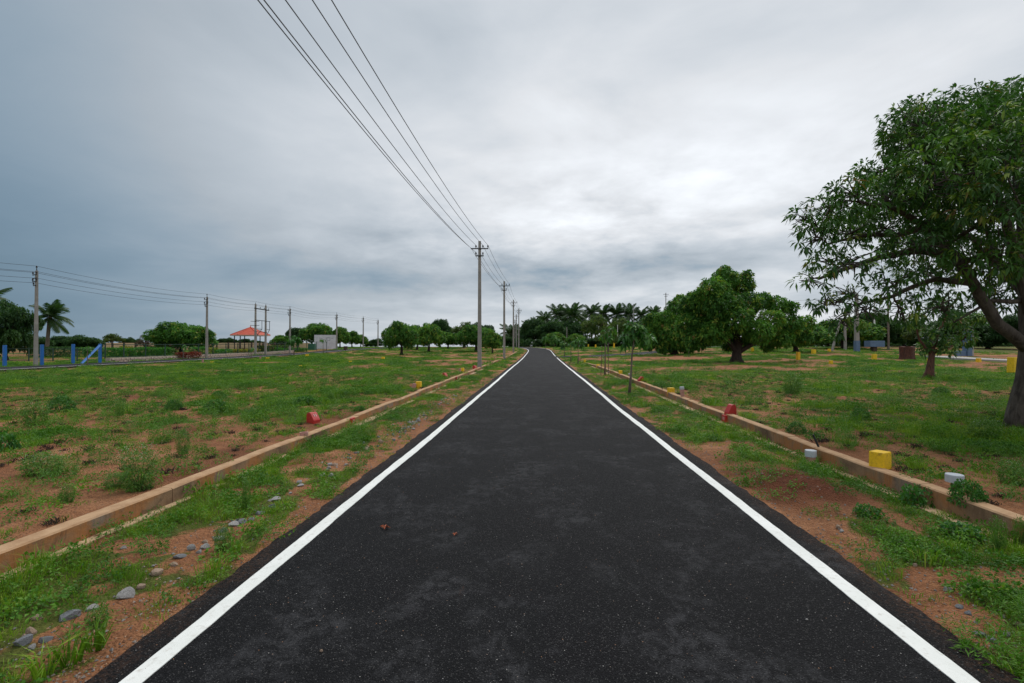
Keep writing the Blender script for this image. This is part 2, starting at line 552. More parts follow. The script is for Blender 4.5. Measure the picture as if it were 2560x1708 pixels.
def asphalt_mat(name, dust=1.0, base=1.0):
    m, n, b = principled(name)
    geo = n.new('ShaderNodeNewGeometry')
    P = geo.outputs['Position']
    big = n.noise(n.mapping(P, (1.0, 0.9, 1)), 1.5, 7, 0.68, 0.5)
    mid = n.noise(P, 5.0, 6, 0.7, 0.5)
    patch = n.m('MULTIPLY', n.range(big, 0.47, 0.62), n.range(n.noise(P, 11, 6, 0.75, 0.6), 0.40, 0.64))
    edge = n.new('ShaderNodeAttribute', attribute_name='edge').outputs['Fac']
    agg = n.voro(P, 130, out='Distance')
    acol = n.voro(P, 130, out='Color')
    asep = n.new('ShaderNodeSeparateColor'); n.nt.links.new(acol, asep.inputs[0])
    stone = n.ramp(asep.outputs[0], [(0.0, (.007, .007, .008)), (0.5, (.012, .012, .0135)), (0.8, (.030, .030, .033)), (0.94, (.09, .088, .086))])
    col = n.mix(n.range(agg, 0.25, 0.6), stone, (.0055, .0055, .0065))
    # pale chips scattered in the mix
    ch = n.voro(P, 42, out='Distance')
    chc = n.voro(P, 42, out='Color')
    csep = n.new('ShaderNodeSeparateColor'); n.nt.links.new(chc, csep.inputs[0])
    pick = n.m('MULTIPLY', n.m('GREATER_THAN', csep.outputs[0], 0.84), n.m('LESS_THAN', ch, 0.13))
    col = n.mix(pick, col, n.ramp(csep.outputs[1], [(0.0, (.48, .46, .43)), (0.6, (.24, .24, .24)), (0.92, (.38, .21, .12))]))
    col = n.mix(n.m('MULTIPLY', patch, 0.5 * dust), col, n.ramp(n.noise(P, 90, 4, 0.7), [(0.35, (.030, .030, .033)), (0.7, (.14, .14, .148))]))
    earth = n.m('MULTIPLY', n.range(n.noise(n.mapping(P, (1.7, .8, 1)), 1.3, 5, 0.7, 1.0), 0.66, 0.82), n.range(n.noise(P, 45, 4, 0.7), 0.42, 0.66))
    col = n.mix(n.m('MULTIPLY', earth, 0.55 * dust), col, (.13, .065, .04))
    wash = n.m('MULTIPLY', n.range(n.m('ADD', edge, n.m('MULTIPLY', n.m('SUBTRACT', n.noise(P, 2.5, 5, 0.7), 0.5), 0.25)), 0.90, 1.03), n.range(n.noise(P, 38, 4, 0.7), 0.40, 0.62))
    col = n.mix(n.m('MULTIPLY', wash, 0.28), col, (.20, .10, .055))
    n.put(b.inputs['Base Color'], n.mix(1.0, col, (base * .80, base * .80, base * .80), 'MULTIPLY'))
    b.inputs['Roughness'].default_value = 0.8
    b.inputs['Specular IOR Level'].default_value = 0.14
    bp = n.new('ShaderNodeBump')
    bp.inputs['Strength'].default_value = 0.9
    bp.inputs['Distance'].default_value = 0.008
    h = n.m('ADD', n.m('SUBTRACT', 0.6, agg), n.m('MULTIPLY', n.noise(P, 60, 4, 0.7), 0.8))
    n.put(bp.inputs['Height'], h)
    n.put(b.inputs['Normal'], bp.outputs[0])
    return m
M['asphalt'] = asphalt_mat('asphalt')
M['asphalt_old'] = asphalt_mat('asphalt_old', 1.0, 1.7)

def paint_mat():
    m, n, b = principled('line_paint')
    geo = n.new('ShaderNodeNewGeometry')
    P = geo.outputs['Position']
    c = n.ramp(n.noise(P, 3.0, 5, 0.6), [(0.3, (.68, .70, .66)), (0.7, (.80, .81, .78))])
    c = n.mix(n.range(n.noise(P, 26, 5, 0.7), 0.52, 0.72, 0, 0.5), c, (.40, .36, .31))
    hole = n.m('LESS_THAN', n.m('ADD', n.noise(P, 85, 3, 0.7), n.m('MULTIPLY', n.m('SUBTRACT', n.noise(P, 1.9, 3, 0.6), 0.5), 0.35)), 0.27)
    c = n.mix(hole, c, (.05, .05, .05))
    n.put(b.inputs['Base Color'], c)
    b.inputs['Roughness'].default_value = 0.6
    bp = n.new('ShaderNodeBump')
    bp.inputs['Strength'].default_value = 0.5
    bp.inputs['Distance'].default_value = 0.004
    n.put(bp.inputs['Height'], n.noise(P, 120, 3, 0.6))
    n.put(b.inputs['Normal'], bp.outputs[0])
    return m
M['line_paint'] = paint_mat()

def kerb_mat():
    m, n, b = principled('kerb_concrete')
    geo = n.new('ShaderNodeNewGeometry')
    P = geo.outputs['Position']
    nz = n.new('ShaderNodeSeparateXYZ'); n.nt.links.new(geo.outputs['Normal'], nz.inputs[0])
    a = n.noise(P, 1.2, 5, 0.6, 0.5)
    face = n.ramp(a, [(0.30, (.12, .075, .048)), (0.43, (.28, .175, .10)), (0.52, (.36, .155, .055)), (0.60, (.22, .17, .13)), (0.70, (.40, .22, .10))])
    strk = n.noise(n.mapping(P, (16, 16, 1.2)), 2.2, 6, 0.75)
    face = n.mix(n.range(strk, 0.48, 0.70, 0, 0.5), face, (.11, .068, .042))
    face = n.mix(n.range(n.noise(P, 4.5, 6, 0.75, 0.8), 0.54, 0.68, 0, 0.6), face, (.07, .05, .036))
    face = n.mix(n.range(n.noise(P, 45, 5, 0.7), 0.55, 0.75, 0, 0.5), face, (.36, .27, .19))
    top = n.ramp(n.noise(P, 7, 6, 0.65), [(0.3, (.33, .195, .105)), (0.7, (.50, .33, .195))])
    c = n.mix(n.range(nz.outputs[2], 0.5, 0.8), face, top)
    n.put(b.inputs['Base Color'], c)
    b.inputs['Roughness'].default_value = 0.92
    b.inputs['Specular IOR Level'].default_value = 0.2
    bp = n.new('ShaderNodeBump')
    bp.inputs['Strength'].default_value = 0.6
    bp.inputs['Distance'].default_value = 0.012
    n.put(bp.inputs['Height'], n.noise(P, 24, 6, 0.7))
    n.put(b.inputs['Normal'], bp.outputs[0])
    return m
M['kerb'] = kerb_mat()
M['footing'] = simple('footing', (.44, .30, .18), 0.95, 0.25, 5, bump=0.5, bscale=30)
M['pole'] = simple('pole_concrete', (.27, .255, .23), 0.85, 0.18, 3.0, bump=0.3, bscale=25)
M['steel'] = simple('dark_steel', (.045, .05, .052), 0.55, 0.2, metal=0.4, bump=0)
M['insulator'] = simple('insulator', (.035, .03, .03), 0.3, 0.1, bump=0)
M['wire'] = simple('wire', (.03, .03, .035), 0.5, 0.05, metal=0.3, bump=0)
M['yellow'] = simple('yellow_paint', (.80, .50, .012), 0.55, 0.12, 9, bump=0.4, bscale=22, dirt=(.42, .22, .03))
M['red'] = simple('red_paint', (.44, .025, .022), 0.4, 0.18, 9, bump=0.3, bscale=22, dirt=(.30, .06, .04))
M['pink_pipe'] = simple('pink_pipe', (.46, .24, .20), 0.6, 0.12, 6, bump=0.1, dirt=(.36, .19, .12))
M['cap'] = simple('grey_cap', (.44, .475, .51), 0.45, 0.08, 5, bump=0.05)
M['white_paint'] = simple('white_paint', (.74, .74, .72), 0.6, 0.06, bump=0.1)
M['tan_stone'] = simple('tan_stone', (.42, .26, .14), 0.9, 0.2, bump=0.4)
M['blue'] = simple('blue_paint', (.015, .13, .42), 0.5, 0.12, 4, bump=0.1)
M['greyblue'] = simple('grey_blue_paint', (.10, .165, .26), 0.65, 0.12, 4, bump=0.1, dirt=(.075, .12, .19))
M['green_metal'] = simple('green_metal', (.012, .045, .03), 0.5, 0.15, bump=0)
M['mesh_green'] = simple('mesh_green', (.02, .10, .06), 0.6, 0.15, bump=0)
M['plinth'] = simple('rubble_stone', (.34, .28, .23), 0.9, 0.3, 3, bump=0.7, bscale=14)
M['tan_wall'] = simple('tan_wall', (.55, .40, .24), 0.9, 0.08, 1.2, bump=0.2, bscale=10)
M['brown_post'] = simple('brown_post', (.07, .045, .03), 0.8, 0.2, bump=0.1)
M['tile_red'] = simple('roof_tile_red', (.50, .085, .045), 0.6, 0.15, 3, bump=0.2)
M['roof_edge'] = simple('roof_edge', (.52, .42, .33), 0.7, 0.1, bump=0)
M['maroon'] = simple('maroon_wall', (.17, .035, .03), 0.7, 0.12, bump=0.1)
M['black'] = simple('black_metal', (.015, .017, .02), 0.45, 0.1, bump=0)
M['board'] = simple('white_board', (.55, .57, .60), 0.6, 0.12, 1.5, bump=0.1, dirt=(.40, .41, .44))
M['board_grey'] = simple('board_grey', (.20, .22, .26), 0.6, 0.1, bump=0)
M['board_green'] = simple('board_green', (.10, .24, .05), 0.6, 0.1, bump=0)
M['stone_grey'] = simple('stone_grey', (.31, .30, .29), 0.85, 0.35, 14, bump=0.8, bscale=30)
M['stone_blue'] = simple('stone_blue', (.17, .178, .19), 0.8, 0.35, 14, bump=0.8, bscale=30)
M['stone_tan'] = simple('stone_tan', (.36, .26, .19), 0.9, 0.25, 14, bump=0.8, bscale=30)
M['stump'] = bark('stump_wood', (.12, .045, .028), (.035, .014, .010))
M['slab'] = simple('concrete_slab', (.36, .34, .32), 0.9, 0.12, 1.0, bump=0.2)
M['rubber'] = simple('black_pipe', (.014, .014, .015), 0.5, 0.1, bump=0)
M['dead_leaf'] = simple('dead_leaf', (.28, .075, .03), 0.8, 0.3, 30, bump=0.2)
M['stake'] = simple('stake_wood', (.16, .11, .07), 0.85, 0.2, bump=0.1)

# ------------------------------------------------------------------ ground sheet
def spaced(segs):
    out = [segs[0][0]]
    for a, b, st, gr in segs:
        x, d = a, st
        while x + d < b - 1e-6:
            x += d
            d *= gr
            out.append(x)
        out.append(b)
    return np.array(sorted(set(np.round(out, 4))))
tpos = spaced([(0, 1.7, 0.85, 1), (1.7, 3.5, 0.06, 1), (3.5, 3.57, 0.07, 1), (3.57, 3.65, 0.08, 1), (3.65, 11, 0.11, 1), (11, 60, 0.13, 1.06), (60, 5000, 6, 1.35)])
T = np.concatenate([-tpos[::-1], tpos[1:]])
Y = spaced([(-60, -4, 8, 1), (-4, 2, 0.4, 1), (2, 11, 0.085, 1), (11, 130, 0.10, 1.028), (130, 6000, 5, 1.35)])
TT, YY = np.meshgrid(T, Y)
XX = TT + cx(YY)
ZZ = G(XX, YY)
nr, nc = XX.shape
idx = np.arange(nr * nc).reshape(nr, nc)
quads = np.stack([idx[:-1, :-1], idx[:-1, 1:], idx[1:, 1:], idx[1:, :-1]], -1).reshape(-1, 4)
red_a = np.exp(-(((XX - 3.05) / 0.55) ** 2 + ((YY - 5.1) / 0.9) ** 2)) * 1.2
red_a = np.clip(red_a, 0, 1) * (np.abs(TT) > 2.2)
red_a = np.maximum(red_a, np.clip(1.3 * np.exp(-(((XX - 8.2) / 1.1) ** 2 + ((YY - 7.8) / 0.7) ** 2)), 0, 1))
red_a = np.maximum(red_a, 0.5 * sstep(0.6, 0.75, fbm(XX * 0.6, YY * 0.5, 201, 4)))
gme = np_mesh('ground', np.stack([XX, YY, ZZ], -1).reshape(-1, 3), quads, M['ground'],
              {'cover': cover(XX, YY), 'red': red_a}, smooth=True)
ground = tag(link('ground', gme), kind='structure')

# ------------------------------------------------------------------ roads
def road_strip(name, centre, half_l, half_r, z_fn, mat, jag=0.0, thick=0.03, seed=0, cols=(0.0, 0.25, 0.5, 0.75, 1.0), parent=None, kind='structure'):
    """centre: list of (x, y); a sheet with its own thickness at the sides"""
    cpts = np.array(centre, float)
    d = np.gradient(cpts, axis=0)
    d /= np.linalg.norm(d, axis=1)[:, None]
    nrm = np.stack([d[:, 1], -d[:, 0]], 1)      # to the right
    s = np.concatenate([[0], np.cumsum(np.linalg.norm(np.diff(cpts, axis=0), axis=1))])
    jl = (fbm(s * 1.6, s * 0 + 3.3, seed, 4) - 0.5) * 2 * jag + (fbm(s * 9, s * 0, seed + 9, 3) - 0.5) * jag * 0.8
    jr = (fbm(s * 1.6, s * 0 + 8.1, seed + 3, 4) - 0.5) * 2 * jag + (fbm(s * 9, s * 0, seed + 19, 3) - 0.5) * jag * 0.8
    V, n = [], len(cpts)
    fr = list(cols)
    for k, c in enumerate(fr):
        o = -(half_l + jl) * (1 - c) + (half_r + jr) * c
        p = cpts + nrm * o[:, None]
        V.append(np.column_stack([p, z_fn(p[:, 0], p[:, 1])]))
    lo_l = V[0].copy(); lo_l[:, 2] -= thick
    lo_r = V[-1].copy(); lo_r[:, 2] -= thick
    V = [lo_l] + V + [lo_r]
    m_ = len(V)
    Vn = np.stack(V, 1).reshape(-1, 3)
    ii = np.arange(n * m_).reshape(n, m_)
    q = np.stack([ii[:-1, :-1], ii[:-1, 1:], ii[1:, 1:], ii[1:, :-1]], -1).reshape(-1, 4)
    fr2 = np.array([fr[0]] + fr + [fr[-1]])
    me = np_mesh(name, Vn, q, mat, {'edge': np.tile(np.abs(fr2 - 0.5) * 2, n)})
    o = link(name, me, parent)
    if kind: tag(o, kind=kind)
    return o
yr = np.concatenate([np.arange(-8, 25, 0.045), np.arange(25, 128, 0.25)])
ctr = np.column_stack([cx(yr), yr])
zmain = lambda x, y: g(y)
road_strip('road', ctr, 2.09, 2.09, zmain, M['asphalt'], jag=0.055, thick=0.05, seed=5, cols=(0, .04, .1, .25, .5, .75, .9, .96, 1))
yl = np.concatenate([np.arange(-8, 25, 0.03), np.arange(25, 122, 0.3)])
def line_strip(sign, y0, y1, seed, parent=None):
    yy = yl[(yl >= y0) & (yl <= y1)]
    wob = (fbm(yy * 0.16, yy * 0, seed, 3) - 0.5) * 0.07
    c_ = np.column_stack([cx(yy) + sign * 1.85 + wob, yy])
    return road_strip('road_line', c_, 0.053, 0.053, lambda x, y: g(y) + 0.005, M['line_paint'], jag=0.009, thick=0.004, seed=seed, cols=(0, 1))
line_strip(-1, -8, 120, 61)
line_strip(1, -8, 53.0, 65)
line_strip(1, 57.5, 120, 67)
# road behind the left plot
yy = np.arange(-20, 108, 0.5)
lx = lambda y: -28.5 + 0.004 * (np.asarray(y) - 27) + 0.010 * np.clip(np.asarray(y) - 76, 0, 60) ** 2 * 0.9
zl = lambda x, y: G0(x, y) + 0.11
road_strip('side_street', np.column_stack([lx(yy), yy]), 1.5, 1.5, zl, M['asphalt_old'], jag=0.06, thick=0.2, seed=77)
road_strip('side_street_line', np.column_stack([lx(yy) + 1.42, yy]), 0.06, 0.06, lambda x, y: zl(x, y) + 0.006, M['line_paint'], thick=0.004, cols=(0, 1))
# branch road on the right
bx = [(3.2, 54.4), (6.8, 55.4), (11, 59.2), (21, 70.5), (32, 83), (46, 99), (70, 112)]
def dense(pts, st=0.5):
    P = np.array(pts, float)
    s = np.concatenate([[0], np.cumsum(np.linalg.norm(np.diff(P, axis=0), axis=1))])
    q = np.arange(0, s[-1], st)
    out = np.column_stack([np.interp(q, s, P[:, 0]), np.interp(q, s, P[:, 1])])
    for _ in range(6):
        out[1:-1] = (out[:-2] + out[1:-1] * 2 + out[2:]) / 4
    return out
bd = dense(bx)
road_strip('branch_road', bd, 1.7, 1.7, lambda x, y: G0(x, y) + np.where(np.abs(x - cx(y)) < 2.6, 0.030, 0.05), M['asphalt_old'], jag=0.06, thick=0.08, seed=88)
road_strip('branch_road_line', bd[10:40] + np.array([1.15, -1.15]), 0.06, 0.06, lambda x, y: G0(x, y) + 0.058, M['line_paint'], thick=0.004, cols=(0, 1))

# ------------------------------------------------------------------ kerbs
def make_kerb(sign, y0, y1, seed, label):
    root = empty('kerb', (float(cx(y0)) + sign * KT, y0, float(g(y0))))
    tag(root, label, 'kerb')
    ox, oy, oz = root.location
    y = y0
    k = 0
    while y < y1:
        L = 2.4 if y < 40 else 4.8
        ye = min(y + L, y1)
        mb = MB()
        n = 7 if y < 25 else 4
        ys = np.linspace(y + 0.004, ye - 0.004, n)
        dj = rnd.uniform(-0.006, 0.006)
        dz_ = rnd.uniform(-0.006, 0.006)
        rows = []
        for q in ys:
            w = (float(fbm(q * 0.5, 0 * q, seed, 3)) - 0.5) * 0.05
            th = (float(fbm(q * 1.1, 4 + 0 * q, seed + 1, 3)) - 0.5) * 0.035
            fc = (float(fbm(q * 2.2, 9 + 0 * q, seed + 2, 2)) - 0.5) * 0.012
            base = float(cx(q))
            a = base + sign * (KT + w + dj + fc)
            b_ = base + sign * (KT + KW + w + dj - fc)
            zb = float(g(q)) - 0.12
            xo = base + sign * (KT + 0.3)
            zt = float(g(q)) + float(offset(xo, q)) + 0.014 + th + dz_
            bev = 0.012
            rows.append([(a, q, zb), (a, q, zt - bev), (a + sign * bev, q, zt), (b_ - sign * bev, q, zt + 0.004), (b_, q, zt - bev), (b_, q, zb)])
        vs_ = [(p[0] - ox, p[1] - oy, p[2] - oz) for r in rows for p in r]
        fs_ = []
        m_ = 6
        for i in range(n - 1):
            for j in range(m_ - 1):
                f = (i * m_ + j, i * m_ + j + 1, (i + 1) * m_ + j + 1, (i + 1) * m_ + j)
                fs_.append(f if sign < 0 else f[::-1])
        fs_.append(tuple(range(m_)) if sign > 0 else tuple(range(m_))[::-1])
        e = [(n - 1) * m_ + j for j in range(m_)]
        fs_.append(tuple(e[::-1]) if sign > 0 else tuple(e))
        mb.add(vs_, fs_)
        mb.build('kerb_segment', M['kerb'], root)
        y = ye
        k += 1
    # footing strip, showing here and there at the foot of the kerb
    ys = np.arange(y0, min(y1, 34), 0.3)
    mb = MB()
    vs_, fs_ = [], []
    for q in ys:
        e = float(fbm(q * 0.8, 0 * q, seed + 30, 3))
        wd = 0.07 + 0.12 * e
        base = float(cx(q))
        zt = float(g(q)) + 0.028 + 0.03 * (e - 0.4)
        for o_, z_ in ((KT + 0.02, zt), (KT - wd, zt), (KT - wd - 0.015, zt - 0.12)):
            vs_.append((base + sign * o_ - ox, q - oy, z_ - oz))
    for i in range(len(ys) - 1):
        for j in range(2):
            fs_.append((i * 3 + j, i * 3 + j + 1, (i + 1) * 3 + j + 1, (i + 1) * 3 + j))
    mb.add(vs_, fs_)
    mb.build('footing', M['footing'], root)
    return root
kerb_l = make_kerb(-1, -5, 96, 301, 'low earth-stained concrete kerb wall between the left verge and the left plot')
kerb_r = make_kerb(1, -5, 50, 331, 'low grey-brown concrete kerb wall between the right verge and the right plot')

def text_mesh(body, size, mat):
    cu = bpy.data.curves.new('lettering', 'FONT')
    cu.body = body
    cu.size = size
    cu.align_x = 'CENTER'
    cu.align_y = 'CENTER'
    cu.extrude = 0.0015
    o = bpy.data.objects.new('lettering', cu)
    C.objects.link(o)
    bpy.context.view_layer.update()
    me = bpy.data.meshes.new_from_object(o.evaluated_get(bpy.context.evaluated_depsgraph_get()))
    bpy.data.objects.remove(o)
    me.materials.clear()
    me.materials.append(mat)
    return me
num_me = text_mesh('11', 0.085, M['white_paint'])
def kerb_plate(root, sign, y):
    x = float(cx(y)) + sign * (KT - 0.034)
    ox, oy, oz = root.location
    z = float(g(y)) + 0.11
    p = MB().box((0, 0, 0), (0.05, 0.17, 0.13)).build('painted_square', M['red'], root, bevel=0.006)
    p.location = (x + sign * 0.012 - ox, y - oy, z - oz)
    t = link('number', num_me, p)
    t.location = (-sign * 0.0262, 0, 0)
    t.rotation_euler = (R(90), 0, R(90) if sign < 0 else R(-90))
kerb_plate(kerb_l, -1, 9.0)
kerb_plate(kerb_r, 1, 9.35)
kerb_plate(kerb_l, -1, 20.3)

# ------------------------------------------------------------------ foliage builders
def unit(a):
    return a / np.maximum(np.linalg.norm(a, axis=-1, keepdims=True), 1e-9)
def leaf_geo(Cn, D, k, L, W, rng, tint, droop=0.55, spread=1.0, detail=True):
    """k leaves round every point of Cn, splayed about the outward direction D"""
    n = len(Cn)
    N = n * k
    c = np.repeat(Cn, k, 0)
    d = np.repeat(D, k, 0)
    rv = unit(rng.normal(size=(N, 3)))
    dirv = unit(d * 0.55 + rv * spread + np.array([0, 0, -0.18]))
    ln = L * rng.uniform(0.65, 1.15, (N, 1))
    wd = W * rng.uniform(0.75, 1.2, (N, 1))
    side = unit(np.cross(dirv, unit(rng.normal(size=(N, 3)) * 0.45 + np.array([0, 0, 1.0]))))
    nrm = np.cross(side, dirv)
    dr = np.array([0, 0, -1.0]) * droop * ln * rng.uniform(0.4, 1.2, (N, 1))
    p0 = c + dirv * 0.03
    mid = p0 + dirv * ln * 0.48 + dr * 0.12
    tip = p0 + dirv * ln * 0.92 + dr * 0.75
    tn = np.clip(np.repeat(tint, k) + rng.normal(0, 0.05, N), 0, 1)
    if detail:
        fold = -nrm * wd * 0.18
        V = np.stack([p0, mid - side * wd / 2 - fold, mid, mid + side * wd / 2 - fold, tip], 1)
        b = (np.arange(N) * 5)[:, None]
        Fc = np.concatenate([b + np.array([[0, 2, 1]]), b + np.array([[0, 3, 2]]), b + np.array([[1, 2, 4]]), b + np.array([[2, 3, 4]])], 0)
        return V.reshape(-1, 3), Fc, np.repeat(tn, 5)
    V = np.stack([p0, mid - side * wd / 2, tip, mid + side * wd / 2], 1)
    b = (np.arange(N) * 4)[:, None]
    Fc = np.concatenate([b + np.array([[0, 3, 1]]), b + np.array([[1, 3, 2]])], 0)
    return V.reshape(-1, 3), Fc, np.repeat(tn, 4)

def whorl_points(clumps, dens, rng, squash=0.82, young=0.12, inner=0.15, low_drop=0.45):
    P, D, Tn = [], [], []
    cl = np.array([c[:4] for c in clumps], float)
    for i, (x, y, z, r) in enumerate(cl):
        n = max(6, int(dens * (clumps[i][4] if len(clumps[i]) > 4 else 1.0) * 4 * math.pi * r * r))
        u = unit(rng.normal(size=(n, 3)))
        rr = r * (0.62 + 0.42 * np.sqrt(rng.random(n)))
        ins = rng.random(n) < inner
        rr[ins] *= rng.uniform(0.3, 0.9, ins.sum())
        bump = 1 + 0.22 * (vnoise(u[:, 0] * 3 + i * 7, u[:, 1] * 3 + u[:, 2] * 2.3, 3) - 0.5)
        p = np.array([x, y, z]) + u * (rr * bump)[:, None] * np.array([1, 1, squash])
        keep = ~((u[:, 2] < -0.35) & (rng.random(n) < low_drop))
        for j, q in enumerate(cl):
            if j != i:
                dd = np.linalg.norm((p - q[:3]) / np.array([1, 1, squash]), axis=1) / q[3]
                keep &= ~((dd < 0.62) & (rng.random(n) < 0.88))
        p, u2 = p[keep], u[keep]
        base = np.clip(rng.normal(0.36, 0.10) + rng.normal(0, 0.15, len(p)), 0.0, 0.75)
        yg = rng.random(len(p)) < young * (0.4 + 1.2 * rng.random())
        base[yg] = rng.uniform(0.8, 0.95, yg.sum())
        rd = rng.random(len(p)) < 0.012
        base[rd] = rng.uniform(0.96, 1.0, rd.sum())
        P.append(p); D.append(u2); Tn.append(base)
    return np.concatenate(P), np.concatenate(D), np.concatenate(Tn)

def curve_pts(a, b, n=6, sag=0.1, wob=0.06, rg=rnd):
    a, b = Vector(a), Vector(b)
    L = (b - a).length
    out = []
    o1 = Vector((rg.uniform(-1, 1), rg.uniform(-1, 1), rg.uniform(-0.6, 0.6))) * wob * L
    for i in range(n):
        t = i / (n - 1)
        p = a.lerp(b, t) + o1 * math.sin(math.pi * t) + Vector((0, 0, sag * L * math.sin(math.pi * t)))
        if 0 < i < n - 1:
            p += Vector((rg.uniform(-1, 1), rg.uniform(-1, 1), rg.uniform(-1, 1))) * 0.02 * L
        out.append(p)
    return out

def tree_meshes(name, clumps, trunk, r0, rng, dens, k, L, W, leafm, barkm, detail=False, limbs=None, twigs=0, young=0.12, spread=1.0, squash=0.82, droop=0.55, low_drop=0.45, twig_r=0.012, inner=0.15):
    """trunk: list of points; limbs: list of point lists starting on the trunk"""
    mb = MB()
    tp = [Vector(p) for p in trunk]
    rr = [r0 * (1.75 if i == 0 else 1.12 if i == 1 else 1.0) * (1 - 0.42 * i / (len(tp) - 1)) for i in range(len(tp))]
    mb.tube(tp, rr, 10)
    nodes = [(p, rr[i]) for i, p in enumerate(tp) if i >= len(tp) * 0.5]
    for lm in limbs or []:
        lp = [Vector(p) for p in lm[1:]]
        ra = [lm[0] * (1 - 0.72 * i / (len(lp) - 1)) for i in range(len(lp))]
        # denser, slightly wavy limb
        pts, rad = [], []
        for i in range(len(lp) - 1):
            for q in range(3):
                t = q / 3
                p = lp[i].lerp(lp[i + 1], t)
                if q:
                    p = p + Vector((rnd.uniform(-1, 1), rnd.uniform(-1, 1), rnd.uniform(-1, 1))) * 0.035 * (lp[i + 1] - lp[i]).length
                pts.append(p); rad.append(ra[i] * (1 - t) + ra[i + 1] * t)
        pts.append(lp[-1]); rad.append(ra[-1])
        mb.tube(pts, rad, 8)
        nodes += [(p, rad[i]) for i, p in enumerate(pts) if i > 1]
    for c in clumps:
        cpos = Vector(c[:3])
        best = min(nodes, key=lambda q: (q[0] - cpos).length + max(0, q[0].z - cpos.z) * 0.6)
        ln = (best[0] - cpos).length
        r1 = min(best[1] * 0.62, 0.03 + 0.022 * ln + 0.02 * c[3])
        pts = curve_pts(best[0], cpos, 6, 0.07)
        mb.tube(pts, [r1 * (1 - 0.62 * i / 5) for i in range(6)], 6, cap=False)
        for _ in range(twigs):
            u = Vector((rng.normal(), rng.normal(), rng.normal() * 0.7)).normalized()
            st = pts[rng.integers(2, 6)]
            en = cpos + u * c[3] * rng.uniform(0.7, 1.0)
            tpn = curve_pts(st, en, 4, 0.06, 0.1)
            mb.tube(tpn, [twig_r, twig_r * 0.8, twig_r * 0.6, twig_r * 0.35], 4, cap=False)
    P, D, Tn = whorl_points(clumps, dens, rng, squash=squash, young=young, low_drop=low_drop, inner=inner)
    V, Fc, ta = leaf_geo(P, D, k, L, W, rng, Tn, droop, spread, detail)
    return mb.mesh(name + '_trunk', barkm, smooth=True), np_mesh(name + '_crown', V, Fc, leafm, {'tint': ta})

def dome_clumps(seed, w, h, z0, n, rmin, rmax, flat=1.0):
    rg = np.random.default_rng(seed)
    out = []
    for i in range(n):
        a = 2 * math.pi * (i * 0.618 + rg.uniform(-0.06, 0.06))
        q = math.sqrt((i + 0.5) / n)
        r = rg.uniform(rmin, rmax)
        rad = q * (w / 2 - r * 0.8)
        top = z0 + (h - z0) * (1 - 0.55 * q ** 2.2 * flat) - r * 0.8
        lo = z0 + r * 0.6
        z = lo + (top - lo) * (rg.uniform(0.65, 1.0) if i % 3 else rg.uniform(0.0, 0.5))
        out.append((rad * math.cos(a), rad * math.sin(a), z, r))
    return out

# ------------------------------------------------------------------ tree prototypes (height 5, crown width 6)
def proto(name, seed, leafm, barkm, n=26, h=5.0, w=6.0, z0=1.2, L=0.34, W=0.13, dens=16, k=7, rmin=0.65, rmax=1.05, young=0.14, r0=0.22, flat=1.0, lean=0.2):
    rg = np.random.default_rng(seed)
    cl = dome_clumps(seed, w, h, z0, n, rmin, rmax, flat)
    tr = [(0, 0, -0.15), (0.05 * lean, 0, 0.35), (0.3 * lean, 0.1 * lean, z0 * 0.8), (0.5 * lean, 0.15, z0 * 1.25), (0.4 * lean, 0.1, h * 0.55)]
    f = Vector(tr[3])
    limbs = []
    for i in range(5):
        a = 2 * math.pi * i / 5 + rg.uniform(-0.3, 0.3)
        e = Vector((math.cos(a) * w * 0.3, math.sin(a) * w * 0.3, h * rg.uniform(0.5, 0.68)))
        s_ = Vector(tr[2]).lerp(f, rg.uniform(0.2, 1.0))
        limbs.append([r0 * 0.55, s_, s_.lerp(e, 0.5) + Vector((0, 0, 0.12)), e])
    return tree_meshes(name, cl, tr, r0, rg, dens, k, L, W, leafm, barkm, limbs=limbs, young=young)
PR = {}
PR['mango_a'] = proto('mango_a', 1, M['mango_leaf_far'], M['bark_dark'])
PR['mango_b'] = proto('mango_b', 2, M['mango_leaf_far'], M['bark_dark'], n=30, rmin=0.6, rmax=0.95, young=0.22)
PR['mango_c'] = proto('mango_c', 3, M['mango_leaf_far'], M['bark_dark'], n=22, rmin=0.7, rmax=1.2, young=0.08, flat=0.7)
PR['dark_a'] = proto('dark_a', 4, M['dark_leaf'], M['bark_dark'], n=26, z0=0.9, young=0.1, flat=0.8)
PR['dark_b'] = proto('dark_b', 5, M['dark_leaf'], M['bark_dark'], n=24, z0=0.6, rmin=0.6, rmax=1.0, young=0.2, flat=0.5)
PR['olive_a'] = proto('olive_a', 6, M['olive_leaf'], M['bark_pale'], n=22, z0=1.6, rmin=0.5, rmax=0.85, dens=11, young=0.2)
PR['brown_a'] = proto('brown_a', 8, M['brown_leaf'], M['bark_dark'], n=18, z0=1.2, rmin=0.5, rmax=0.9, dens=6, k=4)

def plant_tree(kind, px, Yd, top_py, w_px, label, group, name='mango_tree', rz=None, cat='tree', x=None):
    X = xat(px, Yd) if x is None else x
    z = gz(X, Yd)
    h = zat(top_py, Yd) - z
    w = w_px / F * Yd
    root = empty(name, (X, Yd, z), rnd.uniform(0, 6.28) if rz is None else rz)
    tag(root, label, cat, group)
    root.scale = (w / 6.0, w / 6.0, h / 5.0)
    link('trunk', PR[kind][0], root)
    c_ = link('crown', PR[kind][1], root)
    return root

